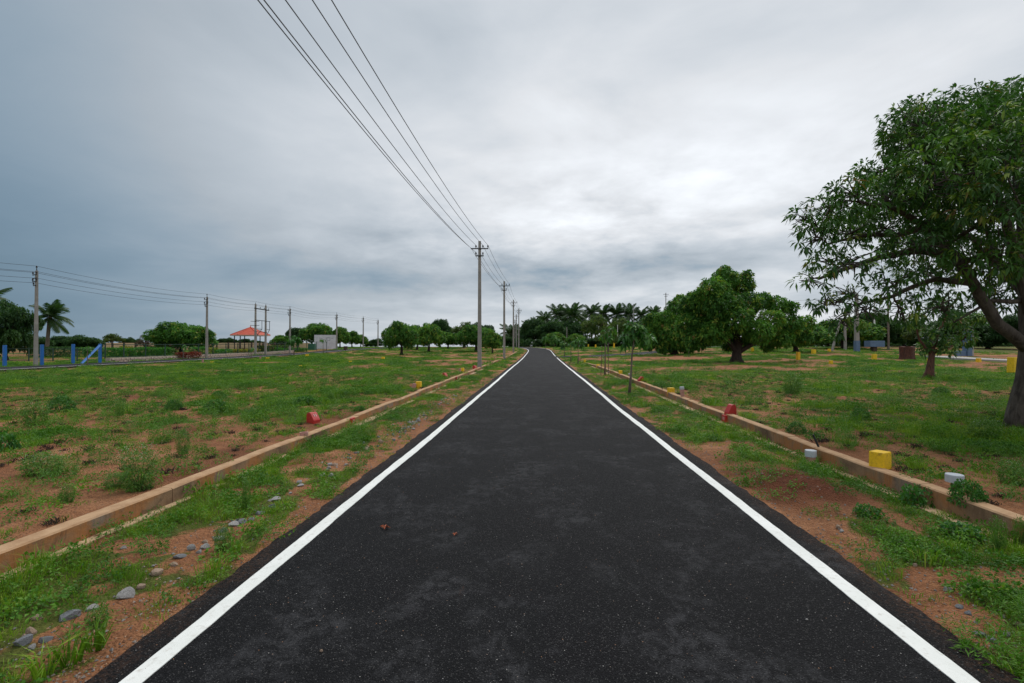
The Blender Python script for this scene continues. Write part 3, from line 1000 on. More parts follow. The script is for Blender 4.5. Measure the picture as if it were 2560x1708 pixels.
# ------------------------------------------------------------------ the big tree on the right
def pw(px, py, Yd):
    """photo position given in the 2350-wide preview, at distance Yd"""
    return (xat(px * 1.08936, Yd), Yd, zat(py * 1.08936, Yd))
BT = []
for px, py, Yd, r in [
    (2335, 285, 8.6, .85), (2240, 300, 8.2, .72), (2140, 322, 7.8, .58), (2310, 345, 7.2, .95), (2215, 400, 7.0, .75), (2110, 395, 8.4, .62),
    (2345, 470, 6.6, .85), (2255, 490, 8.8, .9), (2050, 440, 7.6, .45), (2180, 345, 9.6, .95), (2370, 330, 10.3, 1.2), (2110, 290, 8.9, .45), (2085, 275, 8.0, .36), (2072, 320, 8.2, .34), (2135, 262, 8.3, .40), (2205, 250, 8.6, .46), (2285, 240, 8.4, .44), (2335, 235, 8.8, .45),
    (1965, 450, 7.4, .40), (1905, 480, 7.5, .34), (1945, 530, 8.2, .42), (1868, 545, 7.7, .27), (2020, 525, 8.6, .48), (1965, 605, 7.3, .38),
    (1900, 600, 8.4, .30), (1862, 645, 7.7, .26), (1895, 700, 7.9, .30), (1940, 675, 8.6, .34), (1985, 715, 7.8, .32), (2060, 650, 7.6, .42),
    (2105, 565, 7.4, .45), (2135, 630, 8.8, .52), (2070, 715, 8.3, .32), (2150, 705, 7.3, .38), (2230, 620, 7.8, .62), (2300, 585, 7.0, .7),
    (2345, 660, 8.6, .6), (2260, 690, 9.2, .5), (1855, 500, 8.0, .25), (2160, 480, 7.9, .55), (2010, 395, 8.0, .30), (1935, 745, 7.9, .22)]:
    BT.append((*pw(px, py, Yd), r))
BT += [(10.2, 8.2, 5.0, 1.3), (11.4, 8.6, 4.2, 1.15), (10.4, 10.2, 4.6, 1.25), (10.0, 6.0, 4.2, 1.1), (8.8, 10.6, 4.6, 1.1), (11.8, 7.0, 3.4, .95), (9.6, 11.0, 3.6, .9), (12.0, 9.6, 3.3, .9)]
tb = (8.38, 7.9)
tz = gz(*tb)
trunk_pts = [(tb[0], tb[1], tz - 0.15), (tb[0] - 0.03, tb[1], tz + 0.22), (tb[0] + 0.08, tb[1], tz + 0.8), (tb[0] + 0.13, tb[1], tz + 1.4), (tb[0] + 0.1, tb[1], tz + 2.0), (tb[0] + 0.2, tb[1] + 0.1, tz + 3.0), (tb[0] + 0.1, tb[1] + 0.1, tz + 4.2)]
limbs = [
    [0.10, (tb[0] + 0.1, tb[1], tz + 1.25), pw(2290, 745, 7.75), pw(2235, 650, 7.7), pw(2190, 585, 7.8), pw(2130, 520, 7.9), pw(2060, 480, 7.8), pw(1975, 462, 7.6)],
    [0.075, pw(2190, 585, 7.8), pw(2110, 575, 7.8), pw(2020, 590, 7.9), pw(1930, 620, 8.0), pw(1880, 640, 7.9)],
    [0.06, pw(2235, 650, 7.7), pw(2150, 640, 8.0), pw(2050, 680, 8.1), pw(1960, 700, 8.1)],
    [0.065, pw(2130, 520, 7.9), pw(2060, 540, 8.2), pw(1985, 540, 8.2), pw(1900, 560, 8.0)],
    [0.10, (tb[0] + 0.1, tb[1], tz + 1.7), pw(2330, 560, 7.8), pw(2290, 450, 7.6), pw(2230, 380, 7.5)],
    [0.10, (tb[0] + 0.1, tb[1], tz + 2.2), (9.3, 8.2, 3.6), (10.4, 8.5, 4.5)],
    [0.09, (tb[0] + 0.15, tb[1], tz + 2.0), (8.9, 9.0, 3.4), (9.2, 10.4, 4.3)],
    [0.09, (tb[0] + 0.1, tb[1], tz + 2.2), (8.9, 7.0, 3.5), (9.6, 6.2, 4.2)],
    [0.045, pw(2345, 690, 7.9), pw(2270, 690, 7.8), pw(2190, 740, 7.7)],
]
rgb_ = np.random.default_rng(77)
BT = [(x_, y_, z_, r_ * (0.86 if z_ < 2.9 else 1.0), 0.85 if z_ < 2.9 else 1.2) for x_, y_, z_, r_ in BT]
big_trunk, big_crown = tree_meshes('foreground_tree', BT, trunk_pts, 0.21, rgb_, 24, 10, 0.138, 0.037, M['mango_leaf'], M['bark'], detail=True, limbs=limbs, twigs=16, young=0.09, low_drop=0.6, twig_r=0.012, inner=0.22)
root = empty('mango_tree', (tb[0], tb[1], tz))
tag(root, 'largest dark mango tree leaning over the right plot at the edge of the photo', 'tree')
for nm, me in (('trunk', big_trunk), ('crown', big_crown)):
    o = link(nm, me, root)
    o.location = (-tb[0], -tb[1], -tz)

# small tree under it
stx, sty = at(2320, 948)
stz = gz(stx, sty)
def rel(px, py, Yd):
    p = pw(px, py, Yd)
    return (p[0], p[1], p[2])
q = sty
scl = [(*rel(2140, 770, q), .38), (2 and rel(2190, 740, q + .2))[:3] + (.42,), (*rel(2105, 730, q - .2), .34), (*rel(2160, 700, q + .3), .36), (*rel(2215, 775, q), .34), (*rel(2125, 800, q + .2), .25), (*rel(2175, 800, q - .3), .3), (*rel(2240, 730, q + .2), .3)]
tm, cm = tree_meshes('small_tree', scl, [(stx, sty, stz - .1), (stx + .05, sty, stz + .25), (*rel(2136, 830, q),), (*rel(2140, 800, q),)], 0.155, np.random.default_rng(5), 46, 6, 0.2, 0.06, M['mango_leaf'], M['bark_red'], detail=False,
                     limbs=[[0.07, rel(2138, 812, q), rel(2165, 800, q), rel(2200, 790, q)], [0.06, rel(2138, 815, q), rel(2110, 780, q), rel(2100, 740, q)], [0.06, rel(2138, 805, q), rel(2160, 750, q), rel(2180, 710, q)]], twigs=8, young=0.2, twig_r=0.01)
root = empty('small_tree', (stx, sty, stz))
tag(root, 'small bushy tree with red-brown leaning trunk under the largest mango tree', 'tree')
for nm, me in (('trunk', tm), ('crown', cm)):
    o = link(nm, me, root)
    o.location = (-stx, -sty, -stz)

# mid-distance mango trees on the right, shaped after the photograph
def shaped_tree(name, base_px, clumps, r0, label, seed, dens=20, L=0.27, W=0.09, young=0.18, forks=None, barkm='bark_dark', leafm='mango_leaf_far', rs=1.0):
    X, Yd = at(*base_px)
    z = gz(X, Yd)
    cl = []
    for px, py, dd, r in clumps:
        p = pw(px, py, Yd + dd)
        cl.append((p[0] - X, p[1] - Yd, p[2] - z, r * rs))
    top = [(0, 0, -0.15), (0.0, 0, 0.4), (0.05, 0, 1.0), (0.1, 0.1, 1.9), (0, 0.1, 3.0)]
    limbs = []
    for px, py, dd in forks:
        p = pw(px, py, Yd + dd)
        e = Vector((p[0] - X, p[1] - Yd, p[2] - z))
        s_ = Vector((0.02, 0, 0.75))
        limbs.append([r0 * 0.6, s_, s_.lerp(e, 0.45) + Vector((0, 0, 0.1)), e])
    t_, c_ = tree_meshes(name, cl, top, r0, np.random.default_rng(seed), dens, 7, L, W, M[leafm], M[barkm], limbs=limbs, young=young, low_drop=0.15)
    root = empty('mango_tree', (X, Yd, z))
    tag(root, label, 'tree', 'mango trees on the right plot')
    link('trunk', t_, root)
    link('crown', c_, root)
    return X, Yd
shaped_tree('b', (1841, 907), [
    (1665, 640, 0.3, .75), (1640, 665, -0.8, .9), (1700, 655, 0.8, .8), (1610, 690, 0.5, .9), (1660, 700, -1.5, 1.0), (1720, 695, -0.6, .75), (1690, 730, -2.0, .9),
    (1750, 690, 1.2, .6), (1785, 700, 0.6, .62), (1815, 705, 0.5, .42), (1770, 735, -0.6, .75), (1815, 745, 0.4, .75), (1740, 760, -1.5, .8), (1645, 760, -1.2, .85),
    (1700, 770, 0.5, .7), (1790, 775, 0.2, .7), (1840, 770, 0.9, .65), (1620, 735, 1.4, .9), (1665, 622, 0.4, .35), (1715, 632, 0.6, .35), (1590, 745, 0.8, .95), (1600, 775, 0.2, .8), (1585, 700, 1.2, .7), (1675, 790, 1.6, .5), (1760, 793, 0.8, .4), (1850, 740, 1.4, .5)],
    0.38, 'wide mango tree with twin trunk and tall uneven crown on the right plot', 21, forks=[(1640, 740, 0), (1730, 730, 0.3), (1790, 760, 0), (1680, 690, 0.8), (1660, 770, -0.8)], dens=34, L=0.29, W=0.10, rs=1.22)
shaped_tree('a', (1685.5, 887), [
    (1530, 740, 0, 1.3), (1560, 710, 0.6, 1.25), (1600, 720, 1.0, 1.2), (1505, 765, 0.6, 1.1), (1550, 770, -1.4, 1.3), (1590, 765, -1.2, 1.3), (1620, 770, 0.3, 1.1), (1525, 795, -0.6, .7), (1575, 790, -0.6, .9), (1500, 735, 1.2, .9), (1565, 690, 1.0, .7), (1600, 690, 0.4, 1.0), (1625, 735, -0.4, 1.2), (1620, 705, 1.0, 1.1), (1490, 785, 0.2, .8)],
    0.42, 'low broad mango tree beside the branch road left of the twin-trunk mango', 22, dens=26, L=0.36, W=0.13, rs=1.3, forks=[(1520, 750, 0), (1580, 730, 0.3), (1600, 770, 0)])
plant_tree('mango_a', 1990, 58, 800, 170, 'rounded mango tree half hidden right behind the twin-trunk mango', 'mango trees on the right plot')
plant_tree('mango_b', 2110, 75, 790, 170, 'olive mango tree between leaning grey pole and twin-trunk mango', 'mango trees on the right plot')

# orchard left of the road
ORCH = 'orchard trees beyond the left plot'
for kind, px, Yd, top, w, lab in [
    ('mango_c', 1004, 60, 797, 92, 'nearest orchard mango tree standing alone with a dark trunk at the left of its row'),
    ('mango_b', 1072, 72, 803, 84, 'round yellow-green orchard mango tree right of the nearest one'),
    ('mango_a', 1043, 84, 806, 70, 'narrow orchard mango tree showing in the gap behind the two front mangoes'),
    ('dark_a', 1100, 104, 795, 66, 'tallest dark green tree rising behind the orchard'),
    ('mango_a', 1120, 92, 826, 60, 'small shady orchard mango tree below the tall dark tree'),
    ('olive_a', 1160, 98, 800, 74, 'olive orchard tree with a loose top left of the near utility pole'),
    ('mango_c', 1190, 74, 808, 100, 'broad orchard mango tree right behind the near utility pole'),
    ('mango_b', 1231, 66, 822, 56, 'small light orchard mango tree between the first two utility poles'),
    ('dark_b', 1205, 110, 803, 70, 'dark tree topping the orchard behind the near utility pole'),
    ('dark_b', 1262, 120, 838, 50, 'low dark tree at the end of the orchard beside the kerb poles')]:
    plant_tree(kind, px, Yd, top, w, lab, ORCH)

# grove round the bend
GRV = 'broadleaf trees of the grove at the bend'
for kind, px, Yd, top, w, lab in [
    ('dark_a', 1335, 128, 795, 80, 'dark grove tree right behind the far utility poles'),
    ('dark_b', 1378, 122, 795, 84, 'dense dark grove tree below the leftmost palms'),
    ('dark_a', 1425, 132, 800, 90, 'shadowy grove tree under the tall pair of palms'),
    ('mango_b', 1388, 108, 828, 62, 'bright low grove tree with layered crown near the bend'),
    ('mango_b', 1440, 104, 832, 54, 'bright low grove tree right of the layered one'),
    ('olive_a', 1488, 116, 782, 84, 'olive grove tree with spreading crown amid the palms'),
    ('olive_a', 1545, 124, 790, 96, 'hazy olive grove tree behind the forked-trunk tree'),
    ('dark_b', 1590, 128, 795, 90, 'dark grove tree left of the low broad mango'),
    ('dark_a', 1640, 118, 788, 90, 'dark green grove tree just behind the low broad mango'),
    ('dark_b', 1300, 150, 815, 60, 'distant grove tree between the kerb poles and the road')]:
    plant_tree(kind, px, Yd, top, w, lab, GRV, name='grove_tree')
for kind, px, Yd, top, w, lab in [('dark_b', 1290, 136, 848, 46, 'low dark thicket tree closing the view at the end of the road'), ('dark_b', 1356, 112, 845, 50, 'low dark shrub-like tree on the left edge of the grove'), ('dark_b', 1480, 112, 842, 80, 'low dark thicket tree in the middle of the grove'), ('dark_b', 1560, 118, 838, 90, 'low dark thicket tree behind the yellow stones')]:
    plant_tree(kind, px, Yd, top, w, lab, GRV, name='grove_tree')
plant_tree('olive_a', 1520, 75, 812, 62, 'small forked-trunk tree standing behind the branch road', None, name='forked_tree')

# trees at the far right
FR = 'trees behind the right plot'
for kind, px, Yd, top, w, lab in [
    ('dark_a', 2180, 92, 778, 130, 'dark feathery tree behind the grey poles on the right'),
    ('dark_b', 2260, 100, 800, 110, 'dark tree between the pale brown pole and the small tree'),
    ('dark_b', 2070, 96, 812, 90, 'dark low tree behind the leaning grey pole'),
    ('olive_a', 2330, 90, 800, 110, 'olive tree behind the small bushy tree'),
    ('dark_a', 2400, 80, 770, 120, 'dark tree behind the grey-blue gate pillar'),
    ('dark_b', 2470, 76, 800, 130, 'dense green tree behind the pale slab path'),
    ('dark_a', 2560, 70, 780, 140, 'dark tree behind the largest mango trunk'),
    ('dark_b', 2140, 84, 826, 80, 'low green thicket tree behind the grey-blue footed pole')]:
    plant_tree(kind, px, Yd, top, w, lab, FR, name='thicket_tree')

# park and left-hand trees
PK = 'trees round the park on the left'
for kind, px, Yd, top, w, lab in [
    ('mango_c', 452, 62, 799, 146, 'broad dome-shaped mango tree in the park left of the second left pole'),
    ('brown_a', 362, 74, 832, 42, 'small purple-brown bare tree left of the dome-shaped mango'),
    ('dark_b', 14, 44, 745, 130, 'dark leafy tree cut by the left edge of the photo'),
    ('mango_a', 705, 88, 834, 56, 'low round tree right of the red-roofed shelter'),
    ('dark_a', 738, 98, 817, 52, 'taller green tree behind the low round one near the shelter'),
    ('mango_c', 793, 96, 803, 88, 'tall mango tree behind the white notice board'),
    ('mango_b', 850, 98, 813, 50, 'mango tree at the right end of the white notice board'),
    ('mango_a', 880, 104, 823, 46, 'smaller mango tree right of the notice board'),
    ('mango_b', 902, 110, 834, 40, 'rightmost little mango tree beside the far left poles'),
    ('dark_b', 940, 125, 845, 40, 'low bush-like tree at the far left pole'),
    ('dark_b', 100, 66, 840, 60, 'dark tree behind the green fence left of the palm'),
    ('dark_a', 160, 72, 838, 76, 'dark tree behind the palm trunk'),
    ('dark_b', 215, 70, 836, 80, 'leafy green tree behind the blue brace'),
    ('olive_a', 282, 105, 832, 50, 'flat-topped thin tree standing at the left end of the tan wall'),
    ('dark_b', 318, 130, 842, 34, 'small distant tree right of the flat-topped tree')]:
    plant_tree(kind, px, Yd, top, w, lab, PK, name='park_tree')
HZ = 'distant trees on the left horizon'
for i, (px, top, w, hl) in enumerate([(527, 852, 20, 'tiny dark tree on the horizon right of the second left street pole'), (560, 845, 40, 'tiny horizon tree left of the shelter roof'), (578, 843, 32, 'tiny tallest horizon tree at the left eave of the shelter'), (612, 846, 40, 'tiny horizon tree seen between the left shelter columns'),
    (640, 849, 34, 'tiny horizon tree seen between the right shelter columns'), (655, 853, 30, 'tiny low horizon tree between the twin poles'), (925, 852, 40, 'tiny horizon tree between the two farthest left street poles'), (975, 853, 40, 'tiny horizon tree touching the left end of the orchard'),
    (340, 846, 30, 'tiny horizon tree left of the purple-brown tree'), (500, 853, 30, 'tiny horizon tree left of the second left street pole')]):
    plant_tree('dark_a' if i % 2 else 'dark_b', px, 230, top, w, hl, HZ, name='distant_tree')

# ------------------------------------------------------------------ palms
def frond_mesh(seed, L=2.6, up=0.5, droop=1.0):
    rg = np.random.default_rng(seed)
    n = 34
    V, Fc, Tn = [], [], []
    pts = []
    for i in range(n):
        t = i / (n - 1)
        xx = L * (t - 0.12 * droop * t ** 3)
        zz_ = L * (up * t - (0.42 * droop + up * 0.55) * t ** 2.2)
        pts.append(np.array([xx, 0.06 * math.sin(t * 3 + seed), zz_]))
    pts = np.array(pts)
    for i in range(2, n):
        t = i / (n - 1)
        d = unit((pts[i] - pts[i - 1])[None])[0]
        ll = L * 0.38 * (math.sin(math.pi * (0.12 + 0.86 * t)) ** 0.7) + 0.05
        for sgn in (-1, 1):
            out = unit((d * 0.75 + np.array([0, sgn, 0]) * 0.75 + np.array([0, 0, -0.35 - 0.3 * rg.random()]))[None])[0]
            tip = pts[i] + out * ll * rg.uniform(0.85, 1.1) + np.array([0, 0, -0.12 * ll])
            w = d * 0.05
            mid = pts[i] + out * ll * 0.5 + np.array([0, 0, 0.02])
            b = len(V)
            V += [pts[i] - w * 0.6, mid - w, tip, mid + w, pts[i] + w * 0.6]
            Fc += [(b, b + 1, b + 3), (b, b + 3, b + 4), (b + 1, b + 2, b + 3)]
            tt = np.clip(rg.normal(0.4, 0.16), 0, 1)
            Tn += [tt] * 5
    for i in range(n - 1):
        b = len(V)
        r = 0.03 * (1 - 0.8 * i / n)
        for p in (pts[i], pts[i + 1]):
            V += [p + np.array([0, -r, 0]), p + np.array([0, r, 0]), p + np.array([0, 0, -r])]
            Tn += [0.85] * 3
        for a in range(3):
            a2 = (a + 1) % 3
            Fc += [(b + a, b + a2, b + 3 + a2), (b + a, b + 3 + a2, b + 3 + a)]
    return np_mesh('frond', np.array(V), np.array(Fc), M['palm_leaf'], {'tint': np.array(Tn)})
FROND = [frond_mesh(1, up=0.35, droop=0.45), frond_mesh(2, up=0.4, droop=0.75), frond_mesh(3, up=0.15, droop=1.15), frond_mesh(4, up=-0.35, droop=0.9)]
pal_trunk = MB()
pal_trunk.tube([(0, 0, -0.02), (0.0, 0, 0.06), (0.02, 0, 0.35), (0.015, 0, 0.7), (0, 0, 1.0)], [0.5, 0.36, 0.30, 0.28, 0.26], 8)
pal_me = pal_trunk.mesh('palm_trunk', M['bark_pale'], smooth=True)
nut = MB()
for i in range(7):
    a = i * 0.9
    nut.lathe((0.2 * math.cos(a), 0.2 * math.sin(a), -0.32 - 0.07 * (i % 3)), [(0.02, -.11), (0.08, -.06), (0.1, 0), (0.08, .07), (0.02, .11)], 7)
nut_me = nut.mesh('coconuts', M['olive_nut'] if 'olive_nut' in M else M['bark_red'], smooth=True)
def palm(px, Yd, crown_py, rad_px, label, group, n=20, lean=(0, 0), windy=0.0, base_px=None):
    X = xat(px if base_px is None else base_px, Yd)
    z = gz(X, Yd)
    if group:
        crown_py += 12
        rad_px *= 0.88
    top = Vector((xat(px, Yd), Yd + lean[1], zat(crown_py, Yd)))
    sc_ = rad_px / F * Yd / 2.3
    root = empty('coconut_palm', (X, Yd, z))
    tag(root, label, 'palm tree', group)
    H = top.z - z
    t = link('trunk', pal_me, root)
    dxp = top.x - X
    t.scale = (sc_ * 0.5 + 0.18, sc_ * 0.5 + 0.18, H)
    t.rotation_euler = (0, math.atan2(dxp, H), 0)
    nt_ = link('coconuts', nut_me, root)
    nt_.location = (dxp, 0, H)
    nt_.scale = (sc_,) * 3
    for i in range(n):
        a = i * 2.39996 + rnd.uniform(-0.2, 0.2)
        tier = i / n
        fm = FROND[min(3, int(tier * 4))]
        f = link('frond', fm, root)
        f.location = (dxp, 0, H)
        if windy:
            a2 = a + windy * math.sin(a - math.pi) * 0.5
        else:
            a2 = a
        f.rotation_euler = (rnd.uniform(-0.25, 0.25), -(1.12 - 1.55 * tier) + rnd.uniform(-0.15, 0.15), a2)
        f.scale = (sc_ * rnd.uniform(0.85, 1.1),) * 3
    return root
palm(123, 56, 792, 44, 'wind-blown coconut palm behind the first left pole', None, 22, windy=0.9, base_px=116)
palm(-44, 52, 760, 62, 'palm mostly outside the left edge with one frond reaching in', None, 16)
PG = 'coconut palms of the grove at the bend'
for px, Yd, py, rad, lab in [
    (1362, 150, 789, 30, 'short palm at the left end of the grove skyline'),
    (1395, 140, 776, 36, 'tall palm left of the tallest pair of grove palms'),
    (1412, 148, 783, 28, 'slim palm squeezed between the two tall grove palms'),
    (1430, 136, 778, 40, 'full palm with drooping fronds at the centre of the grove'),
    (1455, 150, 788, 28, 'lower palm right of the full drooping palm'),
    (1479, 142, 772, 32, 'palm rising directly above the olive grove tree'),
    (1508, 150, 774, 32, 'first hazy palm right of the olive grove tree'),
    (1542, 150, 776, 34, 'middle hazy palm above the forked-trunk tree'),
    (1572, 148, 775, 34, 'hazy palm just left of the pale distant pole'),
    (1604, 146, 778, 28, 'palm right of the pale distant pole'),
    (1636, 144, 774, 26, 'rightmost palm peeking over the low broad mango'),
    (1276, 140, 822, 34, 'browned palm with hanging fronds left of the kerb poles'),
    (1321, 155, 806, 24, 'small palm right behind the far kerb poles'),
    (1345, 158, 800, 26, 'low palm left of the short skyline palm')]:
    palm(px, Yd, py, rad, lab, PG, 22)

# ------------------------------------------------------------------ utility poles
def tshaft(H, b=(0.24, 0.17), t=(0.15, 0.11)):
    mb = MB()
    vs_ = []
    for z, (w, d) in ((-0.3, b), (H, t)):
        for sx, sy in ((-1, -1), (1, -1), (1, 1), (-1, 1)):
            vs_.append((sx * w / 2, sy * d / 2, z))
    return mb.add(vs_, [(0, 3, 2, 1), (4, 5, 6, 7), (0, 1, 5, 4), (1, 2, 6, 5), (2, 3, 7, 6), (3, 0, 4, 7)])
ins = MB().lathe((0, 0, 0), [(0.012, 0), (0.014, 0.05), (0.045, 0.055), (0.05, 0.09), (0.032, 0.11), (0.045, 0.125), (0.04, 0.165), (0.02, 0.185)], 10)
ins_me = ins.mesh('insulator', M['insulator'], smooth=True)
# prototype: kerb line pole, two cross-arms and five insulators
HM = 7.7
UP_ARM, LO_ARM = HM - 0.47, HM - 0.90
W_OFF = [(-0.50, UP_ARM + 0.02), (-0.22, UP_ARM + 0.21), (0.20, UP_ARM + 0.21), (0.50, UP_ARM + 0.21), (-0.22, LO_ARM + 0.21)]
def pole_main():
    root = empty('utility_pole', (0, 0, 0))
    tshaft(HM, (0.25, 0.18), (0.16, 0.12)).build('shaft', M['pole'], root, bevel=0.012)
    MB().box((0, -0.09, UP_ARM), (1.06, 0.06, 0.06)).build('crossarm', M['steel'], root)
    MB().box((0, -0.09, LO_ARM), (0.50, 0.06, 0.06)).build('crossarm', M['steel'], root)
    for x, z in [(-0.22, UP_ARM), (0.20, UP_ARM), (0.50, UP_ARM), (-0.22, LO_ARM), (0.20, LO_ARM)]:
        o = link('insulator', ins_me, root)
        o.location = (x, -0.09, z + 0.03)
    b = MB()
    for z in (UP_ARM, LO_ARM):
        b.box((0, 0.085, z), (0.2, 0.03, 0.05))
    b.build('clamp', M['steel'], root)
    return root
MP = [(1199, 29.0, 'nearest tall grey utility pole standing on the left kerb'),
      (1260.5, 47.6, 'second grey utility pole along the left kerb'),
      (1283.5, 70.0, 'third grey utility pole along the left kerb'),
      (1297, 93.0, 'fourth grey utility pole at the bend of the road')]
KG = 'utility poles along the left kerb'
pm = None
main_pos = []
for px, Yd, lab in MP:
    o = pole_main() if pm is None else copy_tree(pm)
    pm = pm or o
    X = xat(px, Yd)
    z = float(g(Yd)) + 0.02
    o.location = (X, Yd, z)
    tag(o, lab, 'utility pole', KG)
    main_pos.append((X, Yd, z))
for px, Yd, sc_, lab in [(1291, 112, 1.0, 'thin far utility pole just left of the fourth kerb pole'), (1287.5, 128, 0.95, 'farthest utility pole seen between the third and fourth kerb poles')]:
    o = copy_tree(pm)
    X = xat(px, Yd)
    o.location = (X, Yd, gz(X, Yd))
    o.scale = (1, 1, sc_)
    tag(o, lab, 'utility pole', KG)
    if Yd < 115:
        main_pos.append((X, Yd, gz(X, Yd)))
# wires of the kerb line
back = (main_pos[0][0] - 0.057 * 32.5 - 0.24, main_pos[0][1] - 32.5, -0.02)
line_pts = [back] + main_pos
WL = ['outermost left wire of the kerb line passing overhead', 'second wire from the left of the kerb line overhead', 'wire right of the kerb pole tops overhead', 'rightmost wire of the kerb line overhead', 'lower wire of the kerb line under the second wire']
def wire_run(pts, r, label, group, sag=0.55, n=26):
    mb = MB()
    P = []
    for a, b in zip(pts[:-1], pts[1:]):
        a, b = Vector(a), Vector(b)
        L = (b - a).length
        s = sag * (L / 32) ** 2 + 0.05
        for i in range(n):
            t = i / n
            p = a.lerp(b, t)
            p.z -= 4 * s * t * (1 - t)
            P.append(p)
    P.append(Vector(pts[-1]))
    org = P[0].copy()
    mb.tube([p - org for p in P], r, 5)
    o = mb.build('overhead_wire', M['wire'])
    o.location = org
    tag(o, label, 'wire', group)
for (dx_, dz_), lab in zip(W_OFF, WL):
    wire_run([(p[0] + dx_, p[1] - 0.09, p[2] + dz_) for p in line_pts], 0.010, lab, 'wires of the kerb line')

# line along the left street
HL = 6.25
ARMS = [(HL - 0.28, 0.62, 1), (HL - 0.50, 0.66, 0), (HL - 0.72, 0.66, 1), (HL - 0.98, 0.40, 2)]
def pole_left():
    root = empty('street_pole', (0, 0, 0))
    tshaft(HL, (0.24, 0.2), (0.15, 0.12)).build('shaft', M['pole'], root, bevel=0.012)
    MB().tube([(0, 0, HL - 0.02), (-0.02, 0, HL + 0.17)], [0.035, 0.02], 6).build('top_pin', M['steel'], root)
    o = link('insulator', ins_me, root)
    o.location = (-0.02, 0, HL + 0.14)
    for z, w, k in ARMS:
        MB().box((0, -0.10, z), (w, 0.05, 0.05)).build('crossarm', M['steel'], root)
        if k:
            for s_ in ((-1, 1) if k == 1 else (-1,)):
                o = link('insulator', ins_me, root)
                o.location = (s_ * (w / 2 - 0.03), -0.10, z + 0.025)
    return root
LG = 'utility poles along the left street'
LPX = [(90, 31.5, 'nearest left street pole beside the palm'), (517, 49.2, 'second left street pole right of the dome-shaped mango'), (724.7, 67.5, 'left street pole right of the twin-pole frame'),
       (841.7, 85.5, 'left street pole at the right end of the notice board'), (908, 100, 'second farthest left street pole'), (945, 112, 'farthest left street pole beside the orchard')]
pl = None
left_pos = []
for px, Yd, lab in LPX:
    o = pole_left() if pl is None else copy_tree(pl)
    pl = pl or o
    X = xat(px, Yd)
    o.location = (X, Yd, gz(X, Yd))
    o.rotation_euler = (0, 0, -0.5)
    tag(o, lab, 'utility pole', LG)
    left_pos.append((X, Yd, gz(X, Yd)))
hp1 = (xat(638.5, 58.4), 58.4); hp2 = (xat(664, 60.9), 60.9)
hz1, hz2 = gz(*hp1), gz(*hp2)
prev = (left_pos[0][0] - 2.5, left_pos[0][1] - 22, 0.1)
chain = [prev, left_pos[0], left_pos[1], (hp1[0], hp1[1], hz1), left_pos[2], left_pos[3], left_pos[4], left_pos[5]]
for k, ((dx_, dz_), lab) in enumerate(zip([(0.0, HL + 0.30), (-0.28, HL - 0.10), (0.28, HL - 0.10), (0.28, HL - 0.52), (-0.2, HL - 0.78)],
        ['top wire of the left street line', 'second wire on the field-side arm ends of the left street line', 'second wire on the road-side arm ends of the left street line', 'third wire of the left street line', 'lowest wire of the left street line'])):
    wire_run([(p[0] + dx_ * 0.88, p[1] + dx_ * -0.48, p[2] + dz_) for p in chain], 0.010, lab, 'wires of the left street line', sag=0.7, n=14)

# twin-pole transformer frame
root = empty('twin_pole_frame', (hp1[0], hp1[1], hz1))
tag(root, 'twin concrete poles joined by steel beams in front of the red-roofed shelter', 'pole frame')
vx, vy = hp2[0] - hp1[0], hp2[1] - hp1[1]
LB = math.hypot(vx, vy)
ang = math.atan2(vy, vx)
for (ax, ay, azz) in ((0, 0, 0), (vx, vy, hz2 - hz1)):
    o = tshaft(HL, (0.24, 0.2), (0.16, 0.13)).build('shaft', M['pole'], root, bevel=0.012)
    o.location = (ax, ay, azz)
    pin = MB().tube([(0, 0, HL - 0.02), (0, 0, HL + 0.2)], [0.035, 0.02], 6).build('top_pin', M['steel'], root)
    pin.location = (ax, ay, azz)
def beam(z, ext0, ext1, w=0.1, off=0.12):
    L = LB + ext0 + ext1
    c = ((vx / LB) * (LB / 2 + (ext1 - ext0) / 2), (vy / LB) * (LB / 2 + (ext1 - ext0) / 2))
    MB().box((c[0] + off * vy / LB, c[1] - off * vx / LB, z), (L, 0.06, w), ang).build('beam', M['steel'], root)
beam(HL - 0.55, 0.5, 0.6, 0.12)
beam(HL - 1.95, 0.15, 0.9, 0.07)
beam(1.9 + 1.0, 0.1, 0.1, 0.07)
for a, b_, zz_ in ((-0.6, 0.45, HL - 2.1), (-0.6, 0.3, HL - 2.6)):
    MB().box((0, -0.12, zz_), (0.95, 0.05, 0.05), 0.3).build('crossarm', M['steel'], root)
fr = MB()
for s_ in (0.62, 1.62):
    ux, uy = vx * s_ if s_ < 1 else vx + vx / LB * 1.0, vy * s_ if s_ < 1 else vy + vy / LB * 1.0
    bx0, by0 = (0, 0) if s_ < 1 else (vx, vy)
    fr.tube([(ux, uy, HL - 1.95), (ux, uy, HL - 3.0), (bx0, by0, HL - 4.0)], 0.035, 5)
    fr.tube([(bx0, by0, HL - 3.0), (ux, uy, HL - 3.0)], 0.035, 5)
fr.build('bracket', M['steel'], root)
for s_ in (-0.15, 0.35, 0.75, 1.2):
    o = link('insulator', ins_me, root)
    o.location = (vx * s_ + 0.12 * vy / LB, vy * s_ - 0.12 * vx / LB, HL - 0.49)

